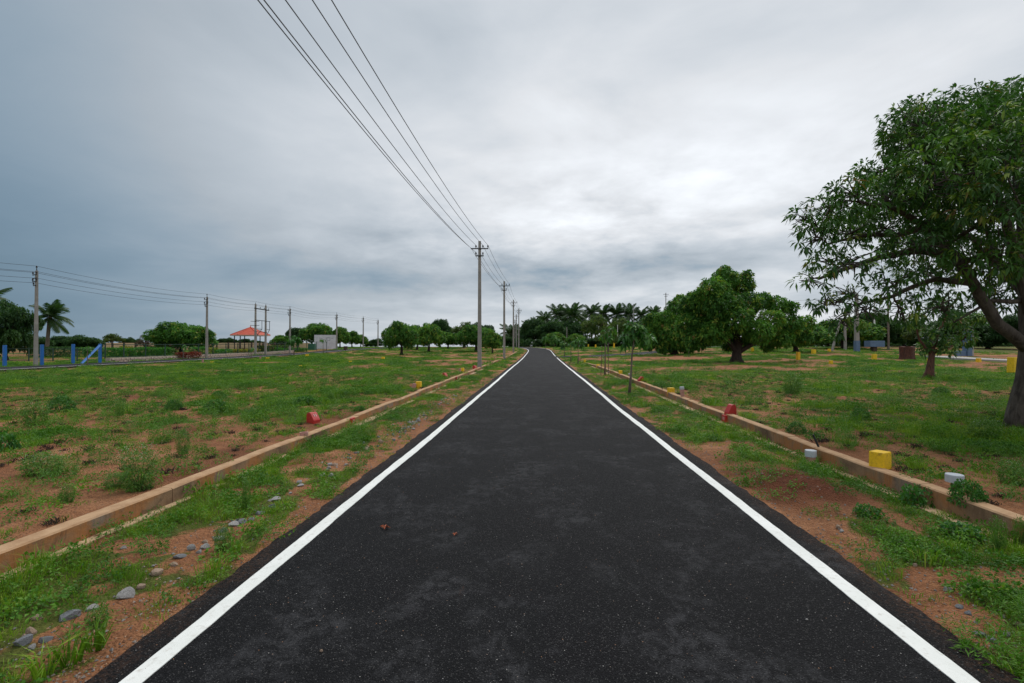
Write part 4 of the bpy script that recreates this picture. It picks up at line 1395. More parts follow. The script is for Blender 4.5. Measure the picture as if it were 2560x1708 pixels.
# single poles on the right and behind the grove
def plain_pole(px, Yd, base_py, top_py, mat, label, w=0.2, arm=True, lean_px=0, base_mat=None, base_h=0.0):
    X = xat(px, Yd)
    z = gz(X, Yd)
    H = zat(top_py, Yd) - z
    root = empty('field_pole', (X, Yd, z))
    tag(root, label, 'utility pole', 'poles behind the right plot')
    dxp = lean_px / F * Yd
    mb = MB()
    vs_ = []
    for zz_, k, ox_ in ((-0.2, 1.0, 0), (H, 0.65, dxp)):
        for sx, sy in ((-1, -1), (1, -1), (1, 1), (-1, 1)):
            vs_.append((sx * w / 2 * k + ox_, sy * w / 2 * k, zz_))
    mb.add(vs_, [(0, 3, 2, 1), (4, 5, 6, 7), (0, 1, 5, 4), (1, 2, 6, 5), (2, 3, 7, 6), (3, 0, 4, 7)])
    mb.build('shaft', mat, root)
    if arm:
        for dz_, ww in ((0.35, 1.2), (0.8, 0.7)):
            MB().box((dxp, -w / 2, H - dz_), (ww, 0.07, 0.07)).build('crossarm', M['steel'], root)
    if base_h:
        MB().box((0, 0, base_h / 2 - 0.1), (w * 1.08, w * 1.08, base_h + 0.2)).build('painted_foot', base_mat, root)
plain_pole(1665, 105, 868, 732, M['pole'], 'dark pole with cross-arm poking above the low broad mango')
plain_pole(1584, 125, 868, 760, M['pole'], 'pale distant pole rising among the hazy palms')
plain_pole(1417, 120, 868, 818, M['pole'], 'short pale pole in front of the central grove palms', arm=False, w=0.28)
plain_pole(1544, 118, 868, 812, M['white_paint'], 'thin white stay pole behind the forked-trunk tree', arm=False, w=0.15)
plain_pole(2079, 66, 857, 795, M['pole'], 'leaning grey strut pole behind the right plot', arm=False, lean_px=24, w=0.24)
plain_pole(2113, 68, 857, 770, M['pole'], 'short pale grey pole right of the leaning strut', arm=False, w=0.28)
plain_pole(2142, 62, 867, 733, M['pole'], 'thick grey pole with grey-blue painted foot', w=0.46, base_mat=M['greyblue'], base_h=1.4)
plain_pole(2187, 80, 857, 740, M['white_paint'], 'slim white pole in the thicket behind the grey-blue trough', arm=False, w=0.24)
plain_pole(2221, 70, 857, 740, M['bark_pale'], 'slim pale brown pole right of the grey-blue trough', arm=False, w=0.22)
xr = [(xat(1665, 105), 105, zat(738, 105)), (xat(2142, 62), 62, zat(741, 62)), (xat(2750, 46), 46, zat(640, 46))]
wire_run(xr, 0.012, 'upper thin wire across the sky behind the right trees', 'wires behind the right plot', 0.5, 14)
wire_run([(p[0], p[1], p[2] - 0.9) for p in xr], 0.012, 'lower thin wire across the sky behind the right trees', 'wires behind the right plot', 0.5, 14)

# ------------------------------------------------------------------ left street furniture and park
# blue posts and brace
BG = 'blue posts beside the left street'
bp_me = MB().box((0, 0, 0.62), (0.16, 0.16, 1.56)).mesh('blue_post', M['blue'], bevel=0.012)
for px, Yd, lab in [(12, 30.0, 'bright blue post at the left edge of the photo'), (105, 32.4, 'bright blue post right of the nearest left pole'), (183, 34.7, 'bright blue post left of the blue brace'), (250, 37.0, 'bright blue post that the diagonal brace leans on')]:
    o = link('blue_post', bp_me)
    X = xat(px, Yd)
    o.location = (X, Yd, gz(X, Yd))
    o.rotation_euler = (0, 0, -0.4)
    o.scale = (1, 1, 1.0 + 0.06 * (Yd - 30) / 7)
    tag(o, lab, 'post', BG)
a = Vector((xat(200, 34.6), 34.6, gz(xat(200, 34.6), 34.6))); b_ = Vector((xat(249, 36.85), 36.85, zat(864, 36.85)))
mb = MB().tube([(0, 0, -0.05), b_ - a], 0.09, 4)
o = mb.build('blue_brace', M['blue']); o.location = a
tag(o, 'diagonal bright blue brace leaning on the rightmost blue post', 'brace')

# green fences
def green_fence(pts, H, label, spacing, zoff=0.0, mesh=True):
    P = dense(pts, 0.05)
    s = np.concatenate([[0], np.cumsum(np.linalg.norm(np.diff(P, axis=0), axis=1))])
    n = max(2, int(s[-1] / spacing) + 1)
    q = np.linspace(0, s[-1], n)
    xy = np.column_stack([np.interp(q, s, P[:, 0]), np.interp(q, s, P[:, 1])])
    z = [gz(*p) + zoff for p in xy]
    root = empty('mesh_fence', (xy[0][0], xy[0][1], z[0]))
    tag(root, label, 'fence')
    ox, oy, oz = root.location
    pme = MB().box((0, 0, H / 2 - 0.05), (0.07, 0.07, H + 0.1)).mesh('post', M['green_metal'])
    for p, zz_ in zip(xy, z):
        o = link('post', pme, root)
        o.location = (p[0] - ox, p[1] - oy, zz_ - oz)
    for hh in (0.08, H - 0.08):
        mb = MB().tube([(p[0] - ox, p[1] - oy, zz_ - oz + hh) for p, zz_ in zip(xy, z)], 0.02, 5)
        mb.build('rail', M['green_metal'], root)
    if mesh:
        mb = MB()
        for i in range(n - 1):
            a_, b2 = Vector((xy[i][0] - ox, xy[i][1] - oy, z[i] - oz)), Vector((xy[i + 1][0] - ox, xy[i + 1][1] - oy, z[i + 1] - oz))
            for k in range(1, 5):
                mb.tube([a_ + Vector((0, 0, 0.08 + (H - 0.16) * k / 5)), b2 + Vector((0, 0, 0.08 + (H - 0.16) * k / 5))], 0.003, 3, cap=False)
            for k in range(1, 9):
                t = k / 9
                p = a_.lerp(b2, t)
                mb.tube([p + Vector((0, 0, 0.08)), p + Vector((0, 0, H - 0.08))], 0.003, 3, cap=False)
        o = mb.build('wire_mesh', M['mesh_green'], root)
        tag(o, kind='stuff')
    return root
green_fence([(-43.0, 41), (-34.8, 41)], 1.15, 'dark green mesh fence behind the blue posts', 1.97)
green_fence([(-34.8, 41), (-32.3, 38.6), (-31.9, 39.5), (-31.7, 50), (-31.6, 66), (-31.9, 72)], 1.15, 'dark green mesh fence standing on the rubble plinth round the park', 2.3, 0.36)
# rubble plinth with stones built one by one
root = empty('rubble_plinth', (-31.7, 38, gz(-31.7, 38)))
tag(root, 'low pale rubble stone plinth along the left street', 'low wall')
ox, oy, oz = root.location
mb = MB()
pp = np.arange(38, 70.1, 2.0)
for a_, b2 in zip(pp[:-1], pp[1:]):
    z = gz(-31.8, (a_ + b2) / 2)
    mb.box((0 - 0.05, (a_ + b2) / 2 - oy, z + 0.12 - oz), (0.36, b2 - a_ + 0.02 * (int(a_) % 4), 0.5))
mb.build('core', M['plinth'], root)
smes = []
for i in range(4):
    rg = random.Random(i)
    m2 = MB().box((0, 0, 0), (0.10, 0.34 + 0.1 * rg.random(), 0.15), top=0.9)
    smes.append(m2.mesh('stone', M['plinth'], bevel=0.02))
y_ = 38.1
while y_ < 69.6:
    for row in range(2):
        o = link('stone', smes[rnd.randrange(4)], root)
        o.location = (0.16 + rnd.uniform(-0.015, 0.02), y_ - oy + row * 0.22, gz(-31.5, y_) - oz + 0.09 + 0.17 * row)
        o.rotation_euler = (rnd.uniform(-.1, .1), 0, rnd.uniform(-.1, .1))
    y_ += 0.46
# tan wall with a row of posts in front
Xa, Ya, Xb, Yb = xat(255, 84), 84.0, xat(775, 92), 92.0
root = empty('compound_wall', (Xa, Ya, gz(Xa, Ya)))
tag(root, 'long pale tan compound wall behind the park', 'wall')
mb = MB()
N_ = 20
for i in range(N_):
    t0, t1 = i / N_, (i + 1) / N_
    xm, ym = Xa + (Xb - Xa) * (t0 + t1) / 2, Ya + (Yb - Ya) * (t0 + t1) / 2
    L = math.hypot(Xb - Xa, Yb - Ya) / N_
    zt = zat(857.5, ym)
    zb = gz(xm, ym) - 0.3
    w = MB().box((xm - Xa, ym - Ya, (zt + zb) / 2 - root.location.z + 0.004 * (i % 2)), (L - 0.004, 0.2, zt - zb), math.atan2(Yb - Ya, Xb - Xa))
    w.build('wall_panel', M['tan_wall'], root)
root = empty('post_fence', (xat(281, 74), 74, gz(xat(281, 74), 74)))
tag(root, 'row of dark brown fence posts in front of the tan wall', 'fence')
rl = []
pme = MB().box((0, 0, 0.7), (0.2, 0.2, 1.5)).mesh('post', M['brown_post'])
for i in range(17):
    px = 281 + 29.0 * i
    Yd = 74 + 0.35 * i
    X = xat(px, Yd)
    o = link('post', pme, root)
    o.location = (X - root.location.x, Yd - root.location.y, gz(X, Yd) - root.location.z)
    rl.append(Vector(o.location) + Vector((0, 0, 1.1)))
MB().tube(rl, 0.025, 4).build('rail', M['brown_post'], root)
MB().tube([p - Vector((0, 0, 0.45)) for p in rl], 0.025, 4).build('rail', M['brown_post'], root)

# shelter
gx, gy = xat(626, 74), 74.0
gzz = gz(gx, gy)
root = empty('park_shelter', (gx, gy, gzz), 0.35)
tag(root, 'open park shelter with red tiled hip roof on black columns', 'shelter')
eave, apex, hw = zat(838, gy) - gzz, zat(819, gy) - gzz, 2.75
for k in range(6):
    a0, a1 = k * math.pi / 3, (k + 1) * math.pi / 3
    p0 = Vector((hw * math.cos(a0), hw * math.sin(a0), eave)); p1 = Vector((hw * math.cos(a1), hw * math.sin(a1), eave))
    ap = Vector((0, 0, apex))
    rows = 7
    mb = MB()
    for r_ in range(rows):
        t0, t1 = r_ / rows, min(1, (r_ + 1.12) / rows)
        u0, u1 = p0.lerp(ap, t0) + Vector((0, 0, 0.035)), p1.lerp(ap, t0) + Vector((0, 0, 0.035))
        w0, w1 = p0.lerp(ap, t1), p1.lerp(ap, t1)
        d_ = Vector((0, 0, -0.05))
        mb.add([tuple(v) for v in (u0, u1, w1, w0, u0 + d_, u1 + d_)], [(0, 1, 2, 3), (4, 5, 1, 0)])
    mb.build('roof_panel', M['tile_red'], root)
    MB().tube([p0 + Vector((0, 0, 0.04)), ap + Vector((0, 0, 0.05))], 0.055, 6).build('ridge', M['tile_red'], root)
    mid = (p0 + p1) / 2
    MB().box((mid.x, mid.y, eave - 0.07), ((p1 - p0).length, 0.06, 0.11), math.atan2(p1.y - p0.y, p1.x - p0.x)).build('fascia', M['roof_edge'], root)
    c_ = Vector((2.15 * math.cos(a0), 2.15 * math.sin(a0), 0))
    MB().tube([c_, c_ + Vector((0, 0, eave + 0.05))], 0.07, 8).build('column', M['black'], root)
    q0, q1 = Vector((2.05 * math.cos(a0), 2.05 * math.sin(a0), 0)), Vector((2.05 * math.cos(a1), 2.05 * math.sin(a1), 0))
    mid = (q0 + q1) / 2
    if k not in (1,):
        MB().box((mid.x, mid.y, 0.26), ((q1 - q0).length - 0.1, 0.12, 0.52), math.atan2(q1.y - q0.y, q1.x - q0.x)).build('bench_wall', M['maroon'], root)
MB().lathe((0, 0, 0), [(1.95, -0.1), (1.95, 0.06)], 6).build('floor_slab', M['slab'], root)
MB().lathe((0, 0, apex), [(0.10, 0), (0.07, 0.12), (0.03, 0.16), (0.05, 0.22), (0.015, 0.38)], 8).build('finial', M['tile_red'], root)

# notice board
nx, ny = xat(815, 88), 88.0
nz_ = gz(nx, ny)
root = empty('notice_board', (nx, ny, nz_), 0.12)
tag(root, 'large weathered white two-panel notice board in front of mango trees', 'board')
zb, ztp = 0.05, zat(837.5, ny) - nz_
for s_, w in ((-1, 2.05), (1, 1.85)):
    MB().box((s_ * w / 2 + 0.006 * s_, 0, (zb + ztp) / 2), (w, 0.06, ztp - zb)).build('panel', M['board'], root)
for s_ in (-2.05, 0.0, 1.86):
    MB().box((s_, 0.09, ztp / 2 - 0.1), (0.09, 0.09, ztp + 0.1)).build('post', M['steel'], root)
for x, z, w, h, mt in [(-0.75, ztp - 1.05, 0.75, 0.4, 'board_green'), (-0.85, ztp - 0.62, 0.6, 0.06, 'board_grey'), (0.42, ztp - 0.75, 0.65, 0.55, 'board_grey'), (0.42, ztp - 0.75, 0.5, 0.4, 'board'), (1.1, ztp - 0.62, 0.35, 0.06, 'board_grey'), (0.2, ztp - 1.25, 0.4, 0.05, 'board_grey')]:
    MB().box((x, -0.036 - (0.006 if mt == 'board' else 0), z), (w, 0.012, h)).build('printed_patch', M[mt], root)
green_fence([(-39.5, 82), (-35.5, 81), (-30.8, 80.5)], 1.5, 'green mesh fence in front of the notice board', 1.6)
# green box and brown litter bin near the board
o = MB().box((0, 0, 0.55), (1.1, 0.8, 1.1)).build('green_cabinet', M['mesh_green'], bevel=0.03)
o.location = (xat(780, 84), 84, gz(xat(780, 84), 84)); tag(o, 'green metal cabinet left of the notice board', 'cabinet')
bx_, by_ = xat(864, 80), 80
root = empty('litter_bin', (bx_, by_, gz(bx_, by_)))
tag(root, 'dark brown drum standing beside the left street near the notice board', 'bin')
MB().lathe((0, 0, 0), [(0.30, 0), (0.33, 0.3), (0.30, 0.32), (0.33, 0.6), (0.30, 0.62), (0.32, 0.72), (0.29, 0.72), (0.27, 0.5)], 14).build('drum', M['brown_post'], root, smooth=False)
MB().lathe((0, 0, 0.72), [(0.335, 0), (0.335, 0.03), (0.31, 0.03), (0.31, 0.0)], 14).build('rim', M['brown_post'], root)

# hedges and beds
def hedge(px0, px1, Yd, h, depth, mat, label, cat='hedge', name='hedge', n_per=110, L=0.16, W=0.08, zoff=0.0, group=None, Y1=None):
    Y1 = Y1 or Yd
    x0, x1 = xat(px0, Yd), xat(px1, Y1)
    Lh = math.hypot(x1 - x0, Y1 - Yd)
    rg = np.random.default_rng(int(px0) + 13)
    n = int(n_per * Lh * (depth + 2 * h))
    u = rg.random(n); f = rg.random(n)
    P = np.zeros((n, 3)); D = np.zeros((n, 3))
    top = f < depth / (depth + 2 * h)
    P[:, 0] = (u - 0.5) * Lh
    bump = 0.1 * (fbm(P[:, 0] * 1.5, P[:, 0] * 0, int(px0), 3) - 0.5)
    P[top, 1] = rg.uniform(-depth / 2, depth / 2, top.sum()); P[top, 2] = h
    D[top] = (0, 0, 1)
    sd_ = ~top
    sg = np.where(rg.random(n) < 0.5, -1, 1)
    P[sd_, 1] = (sg * depth / 2)[sd_]; P[sd_, 2] = rg.uniform(0.02, h, sd_.sum())
    D[sd_, 1] = sg[sd_]
    P[:, 2] *= (1 + bump * 2.5)
    P += rg.normal(0, 0.035, (n, 3))
    tn = np.clip(rg.normal(0.5, 0.22, n), 0, 1)
    V, Fc, ta = leaf_geo(P, D, 4, L, W, rg, tn, 0.3, 0.9, False)
    xm, ym = (x0 + x1) / 2, (Yd + Y1) / 2
    root = empty(name, (xm, ym, gz(xm, ym) + zoff), math.atan2(Y1 - Yd, x1 - x0))
    tag(root, label, cat, group)
    link('foliage', np_mesh(name + '_foliage', V, Fc, mat, {'tint': ta}), root)
    st = MB()
    k = max(3, int(Lh / 0.5))
    for i in range(k):
        xx = (i + 0.5) / k * Lh - Lh / 2
        st.tube([(xx, 0, -0.1), (xx + rg.uniform(-.05, .05), rg.uniform(-.05, .05), h * 0.85)], [0.02, 0.008], 4)
    st.build('stems', M['bark_dark'], root)
    return root
hedge(262, 330, 48, 0.75, 1.0, M['hedge_leaf'], 'bright green clipped hedge at the left end of the park', zoff=0.2, group='clipped hedges of the park')
hedge(332, 425, 50, 0.8, 1.0, M['hedge_leaf'], 'longest bright green clipped hedge in front of the dome-shaped mango', zoff=0.2, group='clipped hedges of the park')
hedge(480, 512, 56, 0.8, 1.2, M['hedge_leaf'], 'bluish green low hedge left of the second left pole', zoff=0.15, group='clipped hedges of the park')
hedge(543, 575, 55, 0.55, 1.0, M['hedge_leaf'], 'small deep green hedge block right of the second left pole', zoff=0.15, group='clipped hedges of the park')
hedge(690, 712, 70, 0.5, 1.0, M['hedge_leaf'], 'small deep green hedge block right of the twin-pole frame', zoff=0.1, group='clipped hedges of the park')
hedge(442, 498, 46, 0.30, 0.7, M['maroon_leaf'], 'dark red foliage bed along the plinth near the second left pole', 'shrub bed', 'red_shrub_bed', zoff=0.25)
hedge(478, 498, 50, 0.35, 0.8, M['maroon_leaf'], 'small dark red shrub clump just left of the second left pole', 'shrub bed', 'red_shrub_bed', zoff=0.2)
hedge(300, 328, 52, 1.0, 0.5, M['yellow_leaf'], 'yellow-green flower bed behind the left hedge', 'flower bed', 'flower_bed', zoff=0.1)
hedge(520, 545, 58, 0.8, 0.8, M['yellow_leaf'], 'yellow flowering shrub right of the second left pole', 'flower bed', 'flower_bed', zoff=0.05)
hedge(576, 645, 62, 0.55, 1.2, M['yellow_leaf'], 'long yellow flower bed in front of the red-roofed shelter', 'flower bed', 'flower_bed', zoff=0.05)
hedge(640, 720, 74, 0.85, 1.2, M['olive_leaf'], 'olive shrub row between the shelter and the notice board', 'shrub bed', 'shrub_row', zoff=0.0)
hedge(380, 440, 60, 0.9, 1.2, M['olive_leaf'], 'mixed shrub row below the dome-shaped mango', 'shrub bed', 'shrub_row', zoff=0.1)
hedge(720, 765, 74, 0.5, 1.0, M['bush_leaf'], 'dark shrub row left of the notice board', 'shrub bed', 'shrub_row')
hedge(85, 180, 52, 1.0, 1.2, M['dark_leaf'], 'dark weedy hedge behind the green fence by the palm', 'hedge', 'hedge', n_per=60)
hedge(180, 258, 54, 0.9, 1.2, M['bush_leaf'], 'green weedy hedge behind the blue brace', 'hedge', 'hedge', n_per=60)

# ------------------------------------------------------------------ boundary markers
def block_mesh(kind, mat):
    mb = MB()
    if kind == 'cube':
        mb.box((0, 0, 0.42), (1.0, 0.9, 1.16), top=0.97)
        return mb.mesh('marker', mat, bevel=0.05)
    if kind == 'post':
        mb.box((0, 0, 0.44), (1.0, 1.0, 1.12), top=0.94)
        return mb.mesh('marker', mat, bevel=0.04)
    # wedge: slanted front, rounded top edge
    prof = [(-0.5, -0.2), (0.5, -0.2), (0.5, 0.75), (0.38, 0.96), (0.15, 1.0), (-0.05, 0.95), (-0.42, 0.40), (-0.5, 0.25)]
    n = len(prof)
    vs_ = [(x, -0.36, z) for x, z in prof] + [(x, 0.36, z) for x, z in prof]
    fs_ = [tuple(range(n)), tuple(range(2 * n - 1, n - 1, -1))] + [(i + n, (i + 1) % n + n, (i + 1) % n, i) for i in range(n)]
    mb.add(vs_, fs_)
    return mb.mesh('marker', mat, bevel=0.03)
BM = {('cube', 'yellow'): block_mesh('cube', M['yellow']), ('post', 'yellow'): block_mesh('post', M['yellow']), ('wedge', 'red'): block_mesh('wedge', M['red']),
      ('cube', 'tan_stone'): block_mesh('cube', M['tan_stone']), ('wedge', 'tan_stone'): block_mesh('wedge', M['tan_stone']), ('cube', 'pink_pipe'): block_mesh('cube', M['pink_pipe'])}
def marker(kind, mat, px, base_py, w_px, h_px, label, group='painted boundary stones', rz=None, tilt=0.0, name='marker_stone', Yd=None):
    if Yd is None:
        X, Yd = at(px, base_py)
    else:
        X = xat(px, Yd)
    z = gz(X, Yd)
    o = link(name, BM[(kind, mat)])
    o.location = (X, Yd, z)
    s_ = w_px / F * Yd
    o.scale = (s_, s_, h_px / F * Yd)
    o.rotation_euler = (0, tilt, rnd.uniform(-0.3, 0.3) if rz is None else rz)
    tag(o, label, 'marker stone', group)
    return o
SG = 'painted boundary stones'
m1 = marker('wedge', 'red', 784, 1057, 27, 25, 'red slanted marker stone with white number above the pink pipe on the left', rz=math.pi - 0.5, tilt=0.0)
t = link('number', text_mesh('11', 0.4, M['white_paint']), m1)
t.matrix_local = Matrix(((0, .56, -.83, -0.26), (-1, 0, 0, 0), (0, .83, .56, 0.71), (0, 0, 0, 1)))
marker('cube', 'yellow', 1047, 971, 13, 18, 'yellow marker stone beside a pink one on the left kerb', rz=-0.1)
marker('cube', 'pink_pipe', 1034, 972, 9, 14, 'faded pink stone touching the yellow marker on the left kerb', tilt=0.2)
marker('wedge', 'red', 1113, 944, 12, 11, 'small red wedge stone between two yellow ones along the left kerb', rz=2.6)
marker('cube', 'yellow', 1156, 930, 8, 9, 'small yellow marker left of the nearest kerb pole')
marker('wedge', 'red', 1187, 922, 9, 9, 'small red wedge stone touching the nearest kerb pole', rz=2.6)
marker('cube', 'pink_pipe', 1206, 912, 5, 7, 'tiny pale pink stone just right of the nearest kerb pole')
marker('wedge', 'tan_stone', 1237, 900, 6, 7, 'tiny orange stone on the kerb between the first two poles')
for px, py, lab in [(531, 909, 'tiny yellow stone right of the second left pole foot'), (669, 899, 'tiny yellow stone by the left street below the twin-pole frame'), (752, 918, 'yellow stone alone in the grass below the notice board'),
                    (876, 907, 'tiny yellow stone in the grass left of the orchard'), (958, 898, 'tiny yellow stone below the farthest left pole'), (321, 917, 'tiny yellow stone by the left street near the rubble plinth'), (768, 891, 'tiny yellow stone at the edge of the left street below the shelter trees')]:
    marker('cube', 'yellow', px, py, 7, 5, lab)
marker('wedge', 'red', 155, 929, 9, 5, 'tiny red stone by the left street below the blue posts')
# right side
marker('wedge', 'red', 1825, 1038, 23, 27, 'largest red marker stone with slanted face on the right kerb', rz=0.25)
marker('cube', 'yellow', 1677, 985, 14, 15, 'yellow marker stone left of the capped pipe on the right kerb')
marker('wedge', 'red', 1600, 954, 11, 13, 'small red rounded stone right of the nearer sapling', rz=0.3, tilt=0.25)
marker('cube', 'yellow', 1551, 937, 9, 11, 'yellow marker stone left of the nearer sapling')
marker('cube', 'yellow', 1495, 918, 7, 7, 'small yellow marker stone left of the staked sapling')
marker('cube', 'yellow', 1462, 907, 5, 8, 'tiny yellow marker stone right of the branch road corner')
marker('cube', 'tan_stone', 1448, 902, 6, 10, 'tan stone block at the corner of the branch road')
marker('cube', 'yellow', 2198, 1168, 38, 42, 'biggest yellow marker stone with drips in the right foreground', rz=0.5)
KEEP = [at(2198, 1175) + (0.14,), at(2025, 1162) + (0.12,), at(2383, 1230) + (0.10,), at(761, 1106) + (0.10,), at(784, 1060) + (0.15,), at(1825, 1041) + (0.15,), at(1047, 973) + (0.15,)]
PG2 = 'yellow posts on the right plot'
for px, Yd, base, top, w, lab in [(1995, 40, 891, 871, 7, 'slim yellow post right of the twin-trunk mango'), (2034, 52, 877, 866, 8, 'short yellow post farther back right of the slim one'), (2073, 62, 861, 854, 6, 'far yellow post left of the leaning strut pole'),
                             (2185, 38, 897, 880, 9, 'yellow post in front of the grey-blue trough'), (2322, 34, 903, 890, 6, 'yellow post half hidden by the small tree trunk'), (2446, 36, 890, 880, 8, 'low yellow stone in front of the pale slab path'),
                             (2531, 24, 922, 882, 16, 'tall yellow post behind the largest mango trunk'), (2077, 34, 899, 890, 7, 'low yellow stone in the grass near the bare patch'), (1881, 60, 872, 861, 6, 'yellow post right of the twin mango trunk'),
                             (1426.5, 105, 866, 857, 3, 'leftmost far yellow post before the grove'), (1470.5, 105, 866, 858, 3, 'far yellow post under the olive grove tree'), (1489, 100, 867, 859, 3, 'far yellow post left of the forked-trunk tree'),
                             (1535, 98, 868, 856, 3, 'far yellow post right of the forked-trunk tree'), (1563, 96, 868, 851, 4, 'leaning far yellow post before the grove'), (1610.7, 84, 873, 860, 4, 'far yellow post left of the low broad mango')]:
    marker('post', 'yellow', px, base, w, base - top, lab, PG2, Yd=Yd, name='yellow_post', tilt=-0.15 if px == 1563 else rnd.uniform(-.03, .03))

def capped_pipe(px, base_py, top_py, w_px, label, cap=True, cap_h=0.3, tilt=0.0, pipe=True, stem_w=0.85):
    X, Yd = at(px, base_py)
    z = gz(X, Yd)
    H = max(0.05, zat(top_py, Yd) - z)
    r = w_px / F * Yd / 2
    root = empty('capped_pipe' if cap else 'pink_pipe', (X, Yd, z))
    root.rotation_euler = (0, tilt, 0)
    tag(root, label, 'pipe', 'pipe stubs in the verges')
    ch = H * cap_h if cap else 0
    rs = r * stem_w if cap else r
    MB().lathe((0, 0, 0), [(rs, -0.1), (rs, H - ch * 0.6), (rs * 0.82, H - ch * 0.6), (rs * 0.82, H - ch * 0.6 - 0.06)], 20).build('pipe', M['pink_pipe'] if pipe is True else pipe, root, smooth=False)
    if cap:
        MB().lathe((0, 0, 0), [(r, H - ch), (r, H - 0.008), (r * 0.97, H), (r * 0.6, H + 0.001)], 24).build('cap', M['cap'], root, smooth=False)
capped_pipe(761, 1103, 1080, 20, 'open pink pipe stub in the grass of the left verge', cap=False)
capped_pipe(1150, 931, 921, 6, 'tiny pale pipe stub beside the small yellow marker at the left kerb', cap=False)
capped_pipe(507, 908, 898, 4, 'thin pink pipe stub by the left street below the second left pole', cap=False)
capped_pipe(651, 899, 891, 4, 'thin pink pipe stub by the left street below the twin-pole frame', cap=False)
capped_pipe(1706, 993, 967, 11, 'leaning pink pipe with pale cap on the right kerb', cap_h=0.25, tilt=-0.08)
capped_pipe(1573, 940, 934, 6, 'small pale capped pipe behind the nearer sapling stem')
capped_pipe(1522, 934, 929, 6, 'small pale capped pipe near the staked sapling')
capped_pipe(2025, 1158, 1125, 26, 'pink pipe with grey cap standing on the right verge', cap_h=0.48)
capped_pipe(2383, 1226, 1185, 37, 'grey capped pipe among weeds in the right plot', cap_h=0.48, pipe=M['bark_red'], stem_w=0.4)
# black pipe ends
for px0, py0, px1, py1, lab in [(2054, 1120, 2037, 1088, 'black pipe end sticking out behind the right kerb near the foreground'), (1659, 979, 1655, 966, 'short black pipe end left of the yellow marker on the right kerb')]:
    X, Yd = at(px0, py0)
    z = gz(X, Yd)
    o = MB().tube([(0, 0, -0.1), ((px1 - px0) / F * Yd, 0.05, zat(py1, Yd) - z)], 0.013, 8).build('black_pipe', M['rubber'])
    o.location = (X, Yd, z); tag(o, lab, 'pipe')

# grey-blue trough, stump, gate pillar and slab path
X, Yd = xat(2186, 62), 62
root = empty('trough', (X, Yd, gz(X, Yd)), 0.1)
tag(root, 'grey-blue painted concrete trough on a dark foot behind the right plot', 'trough')
ht = zat(852, Yd) - gz(X, Yd)
mb = MB()
W2, D2, H2 = 2.0, 0.9, 0.78
for c, d in [((0, -D2 / 2, 0), (W2, 0.08, H2)), ((0, D2 / 2, 0), (W2, 0.08, H2)), ((-W2 / 2 + 0.04, 0, 0), (0.08, D2 - 0.08, H2)), ((W2 / 2 - 0.04, 0, 0), (0.08, D2 - 0.08, H2)), ((0, 0, -H2 / 2 + 0.05), (W2 - 0.16, D2 - 0.08, 0.1))]:
    mb.box((c[0], c[1], ht - H2 / 2 + c[2]), d)
mb.build('basin', M['greyblue'], root)
MB().box((-0.1, 0, (ht - H2) / 2 - 0.02), (0.5, 0.5, max(0.1, ht - H2) + 0.04)).build('foot', M['brown_post'], root)
X, Yd = at(2268, 899)
root = empty('tree_stump', (X, Yd, gz(X, Yd)))
tag(root, 'upright red-brown cut tree stump left of the small tree', 'stump')
prof = []
R_ = 16 / F * Yd
Hs = 32 / F * Yd
mb = MB()
rings = [(-0.06, 1.12), (0.06, 1.02), (0.3, 0.95), (0.6, 0.95), (0.9, 1.0), (1.0, 0.97)]
for hz_, k in rings:
    for j in range(18):
        a = 2 * math.pi * j / 18
        rr_ = R_ * k * (1 + 0.09 * math.sin(3 * a + 1) + 0.06 * math.sin(7 * a))
        zt = hz_ * Hs + (0.04 * math.sin(5 * a) * Hs if hz_ > 0.85 else 0)
        mb.v.append((rr_ * math.cos(a), rr_ * math.sin(a), zt))
for i in range(len(rings) - 1):
    for j in range(18):
        a0, a1 = i * 18 + j, i * 18 + (j + 1) % 18
        mb.f.append((a0, a1, a1 + 18, a0 + 18))
mb.f.append(tuple((len(rings) - 1) * 18 + j for j in range(18)))
mb.build('stump_body', M['stump'], root)
mb = MB()
for j in range(5):
    a = j * 1.3
    mb.tube([(R_ * 0.8 * math.cos(a), R_ * 0.8 * math.sin(a), 0.12), (R_ * 1.35 * math.cos(a), R_ * 1.35 * math.sin(a), -0.06)], [0.07, 0.03], 6)
mb.build('root_spur', M['stump'], root)
X, Yd = xat(2418, 46), 46
root = empty('gate_pillar', (X, Yd, gz(X, Yd)), 0.2)
tag(root, 'grey-blue gate pillar with pale side and low wing wall on the far right', 'pillar')
Hh = zat(826, Yd) - gz(X, Yd)
MB().box((0, 0, Hh / 2 - 0.1), (0.55, 0.5, Hh + 0.2)).build('pillar_body', M['greyblue'], root, bevel=0.02)
MB().box((0.42, 0.02, Hh / 2 - 0.05), (0.26, 0.4, Hh + 0.1)).build('side_pier', M['slab'], root, bevel=0.02)
MB().box((-0.85, 0, 0.18), (1.1, 0.3, 0.55)).build('wing_wall', M['greyblue'], root, bevel=0.02)
MB().box((0, 0, Hh + 0.03), (0.65, 0.6, 0.08)).build('coping', M['slab'], root)
sl = dense([(xat(2370, 42), 43), (xat(2430, 39), 39.5), (xat(2560, 36), 36), (xat(2750, 33), 33)], 0.5)
road_strip('slab_path', sl, 1.1, 1.1, lambda x, y: G0(x, y) + 0.14, M['slab'], thick=0.25, seed=9)

